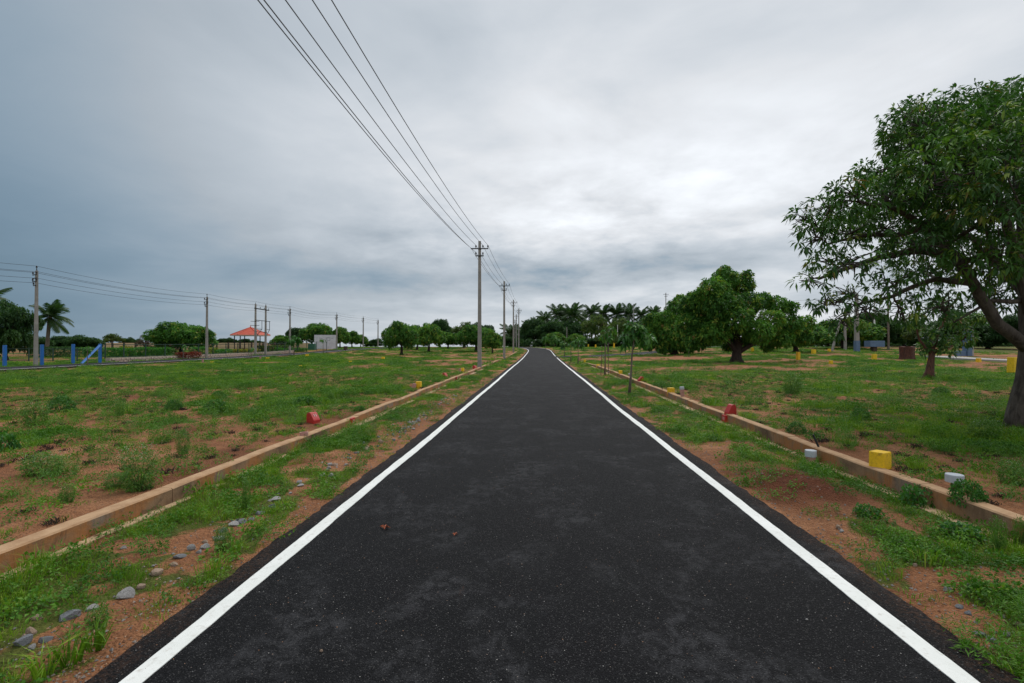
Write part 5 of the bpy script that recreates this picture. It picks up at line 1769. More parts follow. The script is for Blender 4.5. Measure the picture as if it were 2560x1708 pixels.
# ------------------------------------------------------------------ saplings
def sapling(px, base_py, crown, top_py, label, lean_px=0, clumps=None, leafL=0.24, leafW=0.10, stakes=0, r=0.03, seed=1, dens=14, mat='sapling_leaf'):
    X, Yd = at(px, base_py)
    z = gz(X, Yd)
    s_ = Yd / F
    H = zat(top_py, Yd) - z
    cl = []
    for cx_, cy_, rp in clumps:
        cl.append(((cx_ - px) * s_, rnd.uniform(-0.12, 0.12), zat(cy_, Yd) - z, rp * s_))
    lx_ = lean_px * s_
    tr = [(0, 0, -0.1), (lx_ * 0.3 + 0.01, 0, H * 0.3), (lx_ * 0.55 - 0.01, 0, H * 0.55), (lx_ * 0.8, 0, H * 0.75), (lx_, 0, H * 0.92)]
    t_, c_ = tree_meshes('sapling', cl, tr, r, np.random.default_rng(seed), dens / max(0.1, 1), 5, leafL, leafW, M[mat], M['bark_pale'], twigs=3, twig_r=0.006, young=0.2, spread=0.9, droop=0.9)
    root = empty('sapling', (X, Yd, z))
    tag(root, label, 'sapling', 'saplings along the road verges')
    link('stem', t_, root)
    link('crown', c_, root)
    for k in range(stakes):
        a = k * 2.1 + 0.4
        o = MB().tube([(0.22 * math.cos(a), 0.22 * math.sin(a), -0.1), (0.16 * math.cos(a) + 0.02, 0.16 * math.sin(a), H * 0.62)], 0.016, 6).build('stake', M['stake'], root)
sapling(1572, 987, None, 805, 'nearer sapling with thin leaning stem on the right verge', 16, [(1588, 825, 10), (1568, 838, 9), (1610, 835, 10), (1600, 822, 8), (1578, 815, 7), (1622, 846, 7), (1604, 850, 8), (1560, 850, 7)], stakes=0, seed=3, dens=60)
sapling(1512, 939, None, 820, 'staked sapling with sparse top farther along the right verge', 2, [(1514, 832, 7), (1505, 845, 5), (1526, 842, 6), (1530, 826, 5)], stakes=3, seed=4, dens=26)
sapling(1445, 911, None, 845, 'small sapling before the branch road corner', 1, [(1447, 852, 7), (1438, 858, 6), (1455, 860, 6)], seed=5, dens=22, leafL=0.34, leafW=0.14)
sapling(1427, 905, None, 855, 'thin bare sapling left of the branch road corner', 1, [(1427, 862, 4)], seed=6, dens=16)
sapling(1411, 892, None, 848, 'sapling past the branch road on the right verge', 0, [(1411, 858, 6), (1403, 864, 4)], seed=7, dens=16, leafL=0.4, leafW=0.16)
sapling(1385, 880, None, 838, 'bright sapling on the inside of the bend', 0, [(1385, 845, 6), (1380, 852, 5), (1392, 852, 5)], seed=8, dens=12, leafL=0.45, leafW=0.18)
sapling(1364, 876, None, 840, 'farther sapling on the inside of the bend', 0, [(1364, 846, 5), (1360, 852, 4)], seed=9, dens=12, leafL=0.45, leafW=0.18)
sapling(219, 918, None, 868, 'thin sapling stake beside the left street in front of the blue brace', 0, [(219, 872, 4), (214, 878, 3)], seed=10, dens=8, r=0.03)
sapling(456, 903, None, 865, 'pale thin sapling by the rubble plinth below the dome-shaped mango', 6, [(462, 868, 4)], seed=11, dens=8, r=0.03)
sapling(628, 900, None, 868, 'thin sapling by the left street before the shelter', 0, [(628, 872, 4)], seed=12, dens=8, r=0.03)
sapling(735, 889, None, 842, 'broad-leaved young plant with pale stem right of the shelter', 0, [(735, 848, 9), (728, 854, 7), (743, 852, 7)], seed=13, dens=8, leafL=0.5, leafW=0.2, r=0.05)
sapling(808, 884, None, 848, 'thin sapling before the notice board', 0, [(808, 852, 4)], seed=14, dens=6, r=0.04)
sapling(1190 + 532, 893, None, 868, 'tiny stick sapling on the bare soil below the low broad mango', 0, [(1722, 872, 2)], seed=15, dens=6, r=0.02)

# ------------------------------------------------------------------ bushes and tall weeds that stand out
def bush_meshes(name, seed, w, h, mat, n=420, L=0.09, W=0.05, k=3, flowers=0, dome=True, stems=7):
    rg = np.random.default_rng(seed)
    u = unit(rg.normal(size=(n, 3)))
    u[:, 2] = np.abs(u[:, 2])
    r = rg.uniform(0.55, 1.0, n) ** 0.6
    P = u * r[:, None] * np.array([w / 2, w / 2, h])
    P *= (1 + 0.3 * (vnoise(u[:, 0] * 2.5 + seed, u[:, 1] * 2.5, 4)[:, None] - 0.5))
    P[:, 2] = np.maximum(P[:, 2], 0.03)
    if not dome:
        P[:, :2] *= (0.35 + 0.9 * (P[:, 2:3] / h) ** 0.8)
    tn = np.clip(rg.normal(0.45, 0.2, n), 0, 1)
    V, Fc, ta = leaf_geo(P, u, k, L, W, rg, tn, 0.35, 0.9, True)
    fol = np_mesh(name + '_foliage', V, Fc, mat, {'tint': ta})
    st = MB()
    for i in range(stems):
        q_ = P[rg.integers(0, n)]
        st.tube([(0, 0, -0.05), (q_[0] * 0.4, q_[1] * 0.4, q_[2] * 0.5), tuple(q_)], [0.012, 0.008, 0.004], 4)
    fl = None
    if flowers:
        fb = MB()
        for i in range(flowers):
            a, rr_ = rg.uniform(0, 6.28), rg.random() ** 0.5 * w / 2
            p = (rr_ * math.cos(a), rr_ * math.sin(a), h * rg.uniform(0.75, 1.12))
            fb.lathe(p, [(0.003, -0.004), (0.008, 0.0), (0.003, 0.005)], 5)
        fl = fb.mesh(name + '_flowers', M['flower'])
    return fol, st.mesh(name + '_stems', M['weed_leaf'] if not dome else M['bark_red']), fl
BU = {'dome': bush_meshes('bush', 1, 1.0, 0.62, M['bush_leaf']), 'dome2': bush_meshes('bush2', 2, 1.0, 0.5, M['bush_leaf'], n=380, L=0.11, W=0.06),
      'weed': bush_meshes('weed', 3, 1.0, 1.15, M['weed_leaf'], n=520, L=0.12, W=0.022, k=4, flowers=90, dome=False, stems=22),
      'weed2': bush_meshes('weed2', 4, 1.0, 0.8, M['weed_leaf'], n=420, L=0.11, W=0.022, k=4, flowers=50, dome=False, stems=16),
      'broad': bush_meshes('broad', 5, 1.0, 0.4, M['sapling_leaf'], n=120, L=0.16, W=0.12, k=2, stems=9), 'airy': bush_meshes('airy', 6, 1.0, 1.0, M['weed_leaf'], n=150, L=0.13, W=0.02, k=3, dome=False, stems=26)}
def bush(kind, px, base_py, w_px, h_px, label, name='bush', cat='bush', group='bushes and tall weeds on the plots'):
    X, Yd = at(px, base_py)
    root = empty(name, (X, Yd, gz(X, Yd)), rnd.uniform(0, 6.28))
    tag(root, label, cat, group)
    s_ = w_px / F * Yd
    hh = {'dome': 0.62, 'dome2': 0.5, 'weed': 1.15, 'weed2': 0.8, 'broad': 0.4}[kind]
    root.scale = (s_, s_, h_px / F * Yd / hh)
    fol, st, fl = BU[kind]
    link('foliage', fol, root)
    link('stems', st, root)
    if fl: link('flowers', fl, root)
for kd, px, py, w, h, lab in [
    ('dome', 156, 1029, 64, 40, 'dark green bush alone on the bare soil at the far left'),
    ('dome2', 537, 1031, 54, 28, 'rounded dark green bush left of the red marker stone'),
    ('dome2', 436, 1026, 36, 24, 'smaller green bush left of the rounded one'),
    ('dome2', 547, 995, 34, 18, 'little bush behind the rounded dark bush'),
    ('weed', 352, 1222, 96, 105, 'tallest feathery weed with white flowers beside the left kerb'),
    ('weed2', 290, 1218, 60, 34, 'low dark weed left of the tallest feathery weed'),
    ('weed2', 172, 1258, 42, 44, 'broad weed plant on the bare soil left of the tallest weed'),
    ('weed2', 90, 1060, 70, 55, 'pale feathery weed patch near the left edge'),
    ('weed2', 110, 1185, 110, 52, 'wide wispy weed clump on the left plot'),
    ('broad', 6, 1128, 60, 44, 'broad-leaved plant cut by the left edge'),
    ('weed2', 300, 1040, 26, 36, 'thin upright weed between the two dark bushes'),
    ('weed', 460, 1135, 40, 60, 'slim pale flowering weed left of the pink pipe'),
    ('dome2', 900, 1027, 30, 12, 'small bush on the left kerb top beyond the red marker'),
    ('dome2', 760, 1013, 52, 22, 'ragged green bush left of the red marker'),
    ('weed2', 828, 1000, 20, 22, 'small upright weed behind the red marker'),
    ('dome2', 2418, 1260, 70, 52, 'feathery green bush right of the foreground capped pipe'),
    ('dome', 1990, 1082, 46, 28, 'bushy green plant behind the right kerb near the black pipe'),
    ('weed2', 1980, 985, 56, 50, 'tall loose weed in the middle of the right plot'),
    ('dome2', 2150, 1046, 40, 26, 'dark low bush in front of the bare band on the right plot'),
    ('dome2', 2352, 990, 34, 20, 'dark bush below the small leaning tree'),
    ('broad', 2290, 1262, 70, 44, 'big-leaved plant growing against the right kerb'),
    ('broad', 2165, 1296, 56, 26, 'big-leaved plant on the right verge'),
    ('broad', 2400, 1345, 84, 30, 'leafy creeper patch along the foot of the right kerb'),
    ('weed2', 2490, 1380, 40, 80, 'thin flowering weed in front of the right kerb'),
    ('weed2', 2545, 1365, 36, 70, 'tall weed at the right edge in front of the kerb'),
    ('weed2', 560, 1375, 50, 66, 'pale flowering weed in the grass of the left verge'),
    ('weed', 618, 1270, 26, 76, 'single slim seedling with white flowers among the left stones'),
    ('weed2', 250, 1560, 60, 46, 'feathery light green weed beside the slate stone on the left verge'),
    ('weed2', 2460, 1095, 80, 48, 'pale flowering weeds at the foot of the largest mango'),
    ('weed2', 2530, 1210, 80, 60, 'flowering weeds at the right edge of the right plot')]:
    bush(kd, px, py, w, h, lab, 'weed_plant' if 'weed' in kd else 'bush', 'weed' if 'weed' in kd else 'bush')

# scrub closing the view low behind the right-hand trees
rgs = np.random.default_rng(55)
scl_ = []
for i in range(120):
    px = 1280 + 1500 * (i + rgs.random()) / 120
    Yd = 122 + rgs.uniform(-5, 5)
    X = xat(px, Yd)
    scl_.append((X, Yd, gz(X, Yd) + 0.7, rgs.uniform(1.0, 2.0)))
P, D, Tn = whorl_points(scl_, 7, rgs, young=0.2)
V, Fc, ta = leaf_geo(P, D, 5, 0.5, 0.2, rgs, Tn, 0.5, 1.0, False)
tag(link('undergrowth', np_mesh('undergrowth', V, Fc, M['dark_leaf'], {'tint': ta})), kind='stuff')

# ------------------------------------------------------------------ stones
def stone_mesh(seed, mat):
    rg = random.Random(seed)
    bm = bmesh.new()
    bmesh.ops.create_icosphere(bm, subdivisions=2, radius=0.5)
    ax = [Vector((rg.uniform(-1, 1), rg.uniform(-1, 1), rg.uniform(-0.3, 1))).normalized() for _ in range(9)]
    cut = [rg.uniform(0.20, 0.36) for _ in ax]
    for v in bm.verts:
        for a_, c_ in zip(ax, cut):
            d_ = v.co.dot(a_)
            if d_ > c_:
                v.co -= a_ * (d_ - c_) * 0.92
        v.co += Vector((rg.uniform(-1, 1), rg.uniform(-1, 1), rg.uniform(-1, 1))) * 0.012
    me = bpy.data.meshes.new('stone')
    bm.to_mesh(me)
    bm.free()
    me.materials.append(mat)
    return me
ST = {k: [stone_mesh(i + 10 * j, M[k]) for i in range(4)] for j, k in enumerate(('stone_grey', 'stone_blue', 'stone_tan'))}
STONES = []
def stone(px, py, w, h, mat, label, group='stones along the road edges', sink=0.3):
    X, Yd = at(px, py)
    s_ = w / F * Yd
    o = link('stone', ST[mat][rnd.randrange(4)])
    STONES.append((X, Yd, s_ * 0.62))
    hh = max(0.5 * s_, h / F * Yd * 1.1)
    o.location = (X, Yd, gz(X, Yd) + hh * (0.5 - sink))
    o.scale = (s_ * 1.12, s_ * rnd.uniform(0.7, 1.0), hh)
    o.rotation_euler = (rnd.uniform(-.25, .25), rnd.uniform(-.2, .2), rnd.uniform(-0.5, 0.5) + 0.4)
    tag(o, label, 'stone', group)
for px, py, w, h, mt, lab in [
    (321, 1487, 48, 36, 'stone_grey', 'largest pale grey stone on the left verge'), (360, 1468, 22, 17, 'stone_tan', 'tan pointed stone right of the largest grey stone'),
    (182, 1540, 60, 28, 'stone_blue', 'long dark slate stone on the left verge'), (236, 1520, 32, 22, 'stone_grey', 'grey stone just right of the dark slate'),
    (98, 1550, 26, 18, 'stone_tan', 'reddish stone half hidden in grass at the lower left'), (82, 1584, 32, 26, 'stone_tan', 'round tan stone above the bluish one at the lower left'),
    (62, 1612, 44, 28, 'stone_blue', 'bluish boulder in the grass at the lower left'), (118, 1603, 34, 24, 'stone_blue', 'flat blue-grey stone right of the bluish boulder'), (90, 1622, 20, 20, 'stone_grey', 'small grey stone below the bluish boulder'),
    (400, 1434, 30, 22, 'stone_tan', 'rough tan stone uphill of the largest grey stone'), (436, 1412, 24, 14, 'stone_tan', 'flat reddish stone between grey ones on the left verge'), (312, 1369, 16, 12, 'stone_grey', 'lone small grey stone amid left verge grass'),
    (480, 1374, 24, 22, 'stone_grey', 'pale pointed stone left of a stone cluster'), (516, 1368, 26, 20, 'stone_grey', 'pale grey stone in the middle of the left stone row'), (455, 1390, 32, 12, 'stone_blue', 'low blue-grey stone in the left row'), (548, 1348, 34, 14, 'stone_grey', 'long flat grey stone in the left row'),
    (515, 1357, 16, 12, 'stone_tan', 'small white-tan stone on top of the left row'),
    (560, 1328, 28, 16, 'stone_blue', 'flat slate piece in the left stone row'), (586, 1312, 30, 18, 'stone_grey', 'broken grey stone left of the dark angular one'), (607, 1305, 26, 20, 'stone_blue', 'dark angular stone standing proud in the left row'),
    (650, 1282, 26, 14, 'stone_blue', 'low blue stone in the upper left row'), (684, 1266, 26, 13, 'stone_blue', 'smooth oval blue-grey stone in the upper left row'), (690, 1248, 28, 10, 'stone_grey', 'pale long stone in the upper left row'), (676, 1252, 12, 9, 'stone_grey', 'tiny white stone in the upper left row'),
    (752, 1214, 20, 9, 'stone_grey', 'pale stone on a grass patch of the left verge'), (808, 1188, 16, 11, 'stone_grey', 'roundish white-grey stone by the left verge soil'),
    (952, 1107, 14, 16, 'stone_tan', 'upright tan stone beside the left road edge'),
    (2100, 1330, 16, 12, 'stone_grey', 'pale grey stone in the right verge soil'), (2092, 1322, 14, 13, 'stone_tan', 'tan stone touching a pale grey one on the right verge'), (2284, 1413, 16, 11, 'stone_tan', 'tan stone amid right verge grass'), (2361, 1472, 24, 14, 'stone_grey', 'whitish stone on bare soil of the right verge'),
    (2394, 1514, 24, 12, 'stone_blue', 'blue-grey stone on the lower right verge'), (2414, 1532, 22, 12, 'stone_blue', 'dark stone next to the blue-grey one on the lower right verge'), (2443, 1584, 28, 14, 'stone_blue', 'flat slate half sunk at the lower right'), (2470, 1598, 36, 16, 'stone_blue', 'broken slate pieces at the lower right'), (2508, 1585, 22, 16, 'stone_grey', 'pale stone at the lower right corner'), (2540, 1560, 30, 14, 'stone_tan', 'tan flat stone at the right edge')]:
    stone(px, py, w, h, mt, lab)
# unlabelled small ones of the row: nothing tells them apart
for i in range(95):
    f = rnd.random() ** 0.8
    yy_ = 3.2 + 11.5 * f
    px = 1280 + F * (float(cx(yy_)) - 2.62 + rnd.gauss(0, 0.10)) / yy_
    X = float(cx(yy_)) - 2.62 + rnd.gauss(0, 0.11)
    o = link('stone', ST[rnd.choice(['stone_grey', 'stone_grey', 'stone_blue', 'stone_tan'])][rnd.randrange(4)])
    s_ = rnd.uniform(0.025, 0.085) * (1 if i % 3 else 1.15)
    STONES.append((X, yy_, s_ * 0.6))
    o.location = (X, yy_, gz(X, yy_) + s_ * 0.15)
    o.scale = (s_, s_ * rnd.uniform(.7, 1), s_ * rnd.uniform(.45, .8))
    o.rotation_euler = (rnd.uniform(-.3, .3), rnd.uniform(-.3, .3), rnd.uniform(0, 6.28))
    tag(o, 'small broken stone scattered in the row along the left verge soil', 'stone', 'small stones of the left row')
# patch of broken pale stones farther along the left verge
for i in range(48):
    px, py = rnd.gauss(1035, 26), 0
    py = 1062 - (px - 1035) * 0.62 + rnd.gauss(0, 8)
    X, Yd = at(px, py)
    if abs(X - float(cx(Yd))) < 2.2: continue
    s_ = rnd.uniform(0.035, 0.10)
    o = link('stone', ST[rnd.choice(['stone_grey', 'stone_grey', 'stone_tan', 'stone_blue'])][rnd.randrange(4)])
    STONES.append((X, Yd, s_ * 0.7))
    o.location = (X, Yd, gz(X, Yd) + s_ * 0.18)
    o.scale = (s_, s_ * rnd.uniform(.7, 1), s_ * rnd.uniform(.5, .8))
    o.rotation_euler = (rnd.uniform(-.3, .3), rnd.uniform(-.3, .3), rnd.uniform(0, 6.28))
    tag(o, 'small pale rubble stone in the broken patch farther along the left road edge', 'stone', 'rubble patch of the left verge')
# loose gravel
def gravel():
    rg = np.random.default_rng(4)
    n = 5200
    ys = 2.1 + 24 * rg.random(n) ** 2.0
    side = np.where(rg.random(n) < 0.5, -1, 1)
    tt = 2.1 + np.abs(rg.normal(0, 0.38, n))
    onroad = rg.random(n) < 0.09
    tt[onroad] = rg.uniform(0, 2.05, onroad.sum())
    ok = tt < KT - 0.05
    ys, side, tt = ys[ok], side[ok], tt[ok]
    onroad = onroad[ok]
    n = len(ys)
    xs = cx(ys) + side * tt
    zs = np.where(tt < 2.06, g(ys), G(xs, ys))
    s_ = rg.uniform(0.003, 0.013, n) * (1 + 0.03 * ys)
    s_[onroad] = rg.uniform(0.002, 0.0055, onroad.sum())
    base = np.array([[1, 0, 0], [-.4, .9, 0], [-.6, -.8, 0], [.1, .1, .8], [0.1, 0, -.5]])
    V = base[None] * s_[:, None, None] * rg.uniform(0.6, 1.2, (n, 5, 1))
    a = rg.uniform(0, 6.28, n)
    ca, sa = np.cos(a), np.sin(a)
    X = V[..., 0] * ca[:, None] - V[..., 1] * sa[:, None] + xs[:, None]
    Yv = V[..., 0] * sa[:, None] + V[..., 1] * ca[:, None] + ys[:, None]
    Z = V[..., 2] + zs[:, None] + s_[:, None] * 0.2
    VV = np.stack([X, Yv, Z], -1).reshape(-1, 3)
    f = np.array([[0, 1, 3], [1, 2, 3], [2, 0, 3], [1, 0, 4], [2, 1, 4], [0, 2, 4]])
    FF = (np.arange(n)[:, None, None] * 5 + f[None]).reshape(-1, 3)
    m, nn, b = principled('gravel')
    at_ = nn.new('ShaderNodeAttribute', attribute_name='tint')
    nn.put(b.inputs['Base Color'], nn.ramp(at_.outputs['Fac'], [(0, (.16, .155, .155)), (0.4, (.30, .27, .24)), (0.7, (.36, .21, .12)), (1.0, (.25, .11, .055))]))
    b.inputs['Roughness'].default_value = 0.9
    o = link('gravel', np_mesh('gravel', VV, FF, m, {'tint': np.repeat(rg.random(n), 5)}))
    tag(o, kind='stuff')
gravel()
# bits lying on the asphalt
def on_road(px, py):
    v = (py - HOR) / F
    Yd = EYE / v
    return xat(px, Yd), Yd
X, Yd = on_road(964, 1320)
root = empty('dead_leaf', (X, Yd, float(g(Yd)) + 0.004), 0.4)
tag(root, 'crumpled red-brown dead leaf lying on the asphalt left of centre', 'leaf')
mb = MB()
for k in range(6):
    a = k * 1.05 + 0.2
    l = 0.034 + 0.012 * (k % 3)
    mb.add([(0, 0, 0.008), (l * 0.55 * math.cos(a - .35), l * 0.55 * math.sin(a - .35), 0.022), (l * math.cos(a), l * math.sin(a), 0.006 + 0.008 * (k % 2)), (l * 0.55 * math.cos(a + .35), l * 0.55 * math.sin(a + .35), 0.014)], [(0, 1, 2), (0, 2, 3)])
mb.build('blade', M['dead_leaf'], root)
X, Yd = on_road(1139, 1336)
o = copy_tree(root); o.location = (X, Yd, float(g(Yd)) + 0.004); o.scale = (0.7, 0.5, 0.6); o.rotation_euler = (0, 0, 2.0)
tag(o, 'flattened brown dead leaf at the middle of the road', 'leaf')
X, Yd = on_road(806, 1625)
o = link('pebble', ST['stone_tan'][1]); o.location = (X, Yd, float(g(Yd)) + 0.007); o.scale = (.022, .017, .016)
tag(o, 'pale tan pebble lying on the near asphalt', 'pebble')
X, Yd = on_road(2012, 1546)
o = link('pebble', ST['stone_grey'][2]); o.location = (X, Yd, float(g(Yd)) + 0.005); o.scale = (.02, .016, .012)
tag(o, 'pale grey pebble lying near the right white line', 'pebble')

# ------------------------------------------------------------------ grass and herbs
src = bpy.data.collections.new('plant_sources')
def blades(seed, n, hmin, hmax, rad, w, mat, bend=0.6, name='grass_tuft'):
    rg = np.random.default_rng(seed)
    a = rg.uniform(0, 6.28, n); r = rad * rg.random(n) ** 0.6
    base = np.stack([r * np.cos(a), r * np.sin(a), np.full(n, -0.01)], 1)
    out = unit(base * np.array([1, 1, 0]) + rg.normal(0, 0.03, (n, 3)) * np.array([1, 1, 0]))
    h = rg.uniform(hmin, hmax, n)[:, None]
    bd_ = bend * rg.uniform(0.3, 1.3, n)[:, None]
    up = np.array([0, 0, 1.0])
    p1 = base + up * h * 0.55 + out * h * 0.18 * bd_
    p2 = base + up * h * (0.95 - 0.25 * bd_) + out * h * 0.75 * bd_
    sa = rg.uniform(0, 6.28, n)
    sd_ = np.stack([np.cos(sa), np.sin(sa), np.zeros(n)], 1) * (w * rg.uniform(0.7, 1.3, n))[:, None]
    V = np.stack([base - sd_ / 2, base + sd_ / 2, p1 + sd_ * 0.4, p1 - sd_ * 0.4, p2], 1).reshape(-1, 3)
    b = (np.arange(n) * 5)[:, None]
    Fc = np.concatenate([b + np.array([[0, 1, 2]]), b + np.array([[0, 2, 3]]), b + np.array([[3, 2, 4]])], 0)
    me = np_mesh(name, V, Fc, mat, {'tint': np.repeat(rg.random(n), 5)})
    return me
def herb(seed, n, rad, L, W, h, mat, name='herb'):
    rg = np.random.default_rng(seed)
    a = rg.uniform(0, 6.28, n); r = rad * rg.random(n) ** 0.5
    P = np.stack([r * np.cos(a), r * np.sin(a), h * rg.uniform(0.15, 1.0, n)], 1)
    D = unit(np.stack([np.cos(a), np.sin(a), np.full(n, 0.5)], 1))
    V, Fc, ta = leaf_geo(P, D, 3, L, W, rg, rg.random(n), 0.25, 0.6, True)
    return np_mesh(name, V, Fc, mat, {'tint': ta})
def twiggy(seed):
    rg = random.Random(seed)
    mb = MB()
    for i in range(30):
        a = rg.uniform(0, 6.28); r = rg.uniform(0.01, 0.10)
        p = Vector((r * math.cos(a), r * math.sin(a), 0))
        q_ = p + Vector((rg.uniform(-.06, .06), rg.uniform(-.06, .06), rg.uniform(0.01, 0.06)))
        mb.tube([p, (p + q_) / 2 + Vector((0, 0, 0.02)), q_], [0.005, 0.004, 0.002], 3, cap=False)
    return mb.mesh('dry_weed', M['dry_twig'])
sources = [blades(1, 50, .03, .075, .10, .005, M['grass_blade'], 0.9), blades(2, 54, .04, .10, .12, .005, M['grass_blade'], 1.0), blades(3, 44, .025, .06, .13, .006, M['grass_blade'], 1.2),
           blades(4, 40, .10, .20, .10, .005, M['grass_blade'], 0.7),
           herb(5, 40, .12, .032, .018, .045, M['herb_leaf']), herb(6, 34, .13, .045, .022, .075, M['herb_leaf']), herb(7, 60, .12, .055, .008, .14, M['herb_leaf']),
           twiggy(8),
           blades(9, 150, .02, .065, .36, .010, M['grass_blade'], 1.1), herb(10, 100, .34, .06, .03, .06, M['herb_leaf'])]
sources += [BU['airy'][0], BU['dome2'][0]]
for i, me in enumerate(sources):
    o = bpy.data.objects.new('plant_source_%02d' % i, me)
    src.objects.link(o)

def scatter(name, pts, ids, scl, seed):
    rg = np.random.default_rng(seed)
    n = len(pts)
    me = bpy.data.meshes.new(name)
    me.vertices.add(n)
    me.vertices.foreach_set('co', np.ascontiguousarray(pts, np.float32).ravel())
    a = me.attributes.new('idx', 'INT', 'POINT'); a.data.foreach_set('value', ids.astype(np.int32))
    a = me.attributes.new('scl', 'FLOAT', 'POINT'); a.data.foreach_set('value', scl.astype(np.float32))
    rot = np.stack([rg.normal(0, .1, n), rg.normal(0, .1, n), rg.uniform(0, 6.28, n)], 1)
    a = me.attributes.new('rot', 'FLOAT_VECTOR', 'POINT'); a.data.foreach_set('vector', np.ascontiguousarray(rot, np.float32).ravel())
    o = link(name, me)
    tag(o, kind='stuff')
    ng = bpy.data.node_groups.new(name + '_nodes', 'GeometryNodeTree')
    ng.interface.new_socket('Geometry', in_out='INPUT', socket_type='NodeSocketGeometry')
    ng.interface.new_socket('Geometry', in_out='OUTPUT', socket_type='NodeSocketGeometry')
    N = ng.nodes
    gi, go = N.new('NodeGroupInput'), N.new('NodeGroupOutput')
    ci = N.new('GeometryNodeCollectionInfo')
    ci.inputs['Collection'].default_value = src
    ci.inputs['Separate Children'].default_value = True
    ci.inputs['Reset Children'].default_value = True
    ip = N.new('GeometryNodeInstanceOnPoints')
    ip.inputs['Pick Instance'].default_value = True
    def attr(nm, t):
        q_ = N.new('GeometryNodeInputNamedAttribute')
        q_.data_type = t
        q_.inputs[0].default_value = nm
        return [s_ for s_ in q_.outputs if s_.enabled][0]
    er = N.new('FunctionNodeEulerToRotation')
    ng.links.new(attr('rot', 'FLOAT_VECTOR'), er.inputs[0])
    ng.links.new(gi.outputs[0], ip.inputs['Points'])
    ng.links.new(ci.outputs[0], ip.inputs['Instance'])
    ng.links.new(attr('idx', 'INT'), ip.inputs['Instance Index'])
    ng.links.new(er.outputs[0], ip.inputs['Rotation'])
    ng.links.new(attr('scl', 'FLOAT'), ip.inputs['Scale'])
    ng.links.new(ip.outputs[0], go.inputs[0])
    md = o.modifiers.new('scatter', 'NODES')
    md.node_group = ng
    return o

def ground_points(rg, y0, y1, dens, xmax):
    """even points on the ground inside the view wedge"""
    area_w = lambda y: 2 * min(xmax, 1.15 * y + 2.0)
    ys = []
    yy_ = np.linspace(y0, y1, 400)
    w = np.array([area_w(v) for v in yy_])
    n = int(np.trapz(w, yy_) * dens)
    cdf = np.cumsum(w); cdf = cdf / cdf[-1]
    y_ = np.interp(rg.random(n), cdf, yy_)
    hw_ = np.array(np.minimum(xmax, 1.15 * y_ + 2.0))
    x_ = rg.uniform(-1, 1, n) * hw_
    return x_, y_
def off_roads(x, y):
    t = np.abs(x - cx(y))
    ok = (t > 2.12) & ((t < KT - 0.03) | (t > KT + KW + 0.03))
    ok &= np.abs(x - lx(y)) > 1.62
    bdd = bd[::4]
    near = (y > 50) & (y < 116) & (x > 2)
    if near.any():
        d2 = np.full(len(x), 99.0)
        ii = np.where(near)[0]
        dd = np.sqrt(((np.stack([x[ii], y[ii]], 1)[:, None, :] - bdd[None]) ** 2).sum(-1)).min(1)
        d2[ii] = dd
        ok &= d2 > 1.9
    return ok
rg = np.random.default_rng(2024)
def grass_layer(name, y0, y1, dens, xmax, smin, smax, table, seed, cmin=0.3):
    x, y = ground_points(rg, y0, y1, dens, xmax)
    c = cover(x, y)
    jitter = rg.random(len(x)) ** 0.8
    ok = off_roads(x, y) & (c > cmin + (0.85 - cmin) * jitter * 0.9)
    for sx_, sy_, sr_ in STONES + [(a_, b_ - 0.05, c_) for a_, b_, c_ in KEEP]:
        ok &= ~((np.abs(x - sx_) < sr_ * 0.8 + 0.02) & (y - sy_ < sr_ * 0.6) & (y - sy_ > -sr_ * 0.7 - 0.08))
    x, y, c = x[ok], y[ok], c[ok]
    z = G(x, y)
    mixn = fbm(x * 0.8, y * 0.8, 400, 3) + rg.normal(0, 0.12, len(x))
    ids = np.zeros(len(x), int)
    lo = 0.0
    order = np.argsort(np.argsort(mixn)) / max(1, len(mixn))
    for k, p in table:
        ids[(order >= lo) & (order < lo + p)] = k
        lo += p
    s_ = rg.uniform(smin, smax, len(x)) * (0.7 + 0.45 * c)
    t = np.abs(x - cx(y))
    s_ = np.where(t < KT, s_ * 0.85, s_)
    return scatter(name, np.stack([x, y, z], 1), ids, s_, seed)
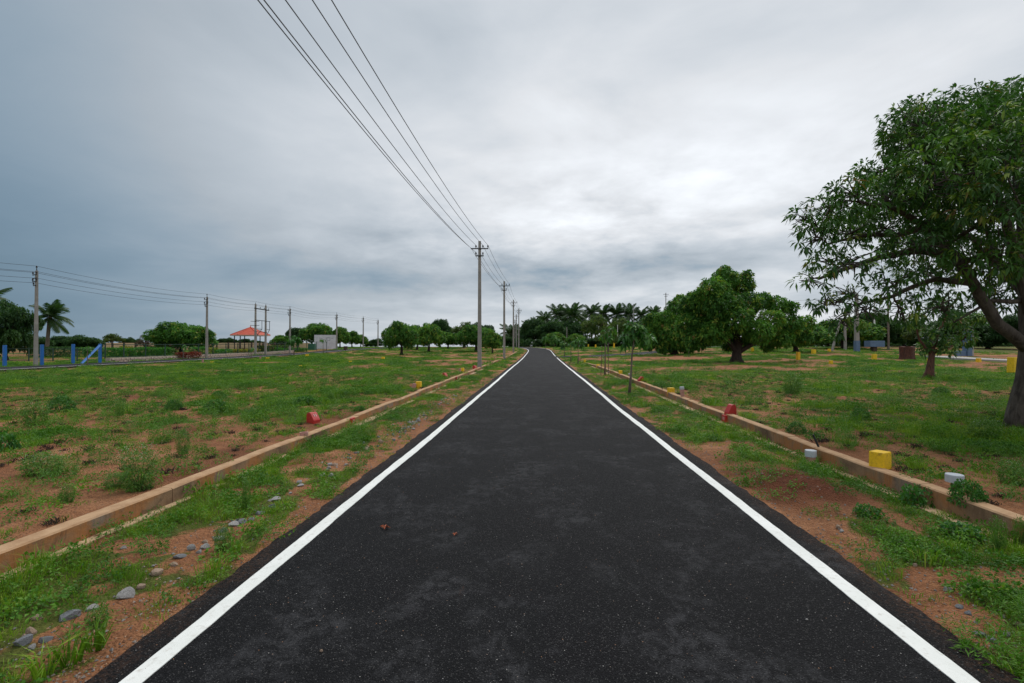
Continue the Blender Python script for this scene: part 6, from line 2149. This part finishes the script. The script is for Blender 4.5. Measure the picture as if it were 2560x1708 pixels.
grass_layer('grass', 1.7, 8, 150, 13, 0.55, 1.05, [(4, .13), (2, .2), (0, .25), (1, .22), (3, .07), (5, .08), (6, .05)], 1)
grass_layer('grass', 8, 20, 42, 26, 0.7, 1.3, [(4, .10), (2, .15), (0, .25), (1, .25), (3, .10), (5, .09), (6, .06)], 2)
grass_layer('grass', 20, 48, 6.0, 40, 0.7, 1.25, [(8, .68), (9, .24), (3, .08)], 3)
grass_layer('grass', 48, 112, 1.6, 56, 1.0, 1.7, [(8, .75), (9, .25)], 4)
# sparse seedlings and dry bits on the bare soil
x, y = ground_points(rg, 1.9, 24, 26, 26)
ok = off_roads(x, y) & (cover(x, y) < 0.6) & ((np.abs(x - cx(y)) > 3.0) | (rg.random(len(x)) < 0.65))
x, y = x[ok], y[ok]
ids = rg.choice([0, 4, 5, 6, 7, 2], len(x), p=[.18, .22, .16, .12, .18, .14])
t = np.abs(x - cx(y))
ids = np.where((t < KT) & (ids == 7), 4, ids)
scatter('weeds', np.stack([x, y, G(x, y)], 1), ids, rg.uniform(0.45, 1.0, len(x)), 9)

x, y = ground_points(rg, 3.2, 34, 0.6, 30)
ok = off_roads(x, y) & (np.abs(x - cx(y)) > KT + 0.3)
x, y = x[ok], y[ok]
scatter('undergrowth', np.stack([x, y, G(x, y)], 1), np.full(len(x), 10), rg.uniform(0.14, 0.36, len(x)), 12)

# long-bladed tufts hanging over the asphalt at the lower left
tuft_me = blades(31, 34, .14, .30, .05, .011, M['grass_blade'], 1.25, 'grass_tuft')
for px, py, sc_, lab in [(185, 1655, 0.8, 'long-bladed grass tuft spilling over the asphalt at the lower left'), (118, 1690, 0.7, 'long-bladed grass tuft at the bottom edge of the left verge'), (245, 1618, 0.75, 'smaller long-bladed grass tuft on the asphalt edge at the lower left')]:
    X, Yd = at(px, py)
    o = link('grass_tuft', tuft_me)
    o.location = (X, Yd, gz(X, Yd))
    o.scale = (sc_,) * 3
    o.rotation_euler = (0, 0, rnd.uniform(0, 6.28))
    tag(o, lab, 'grass', 'long-bladed tufts at the road edge')
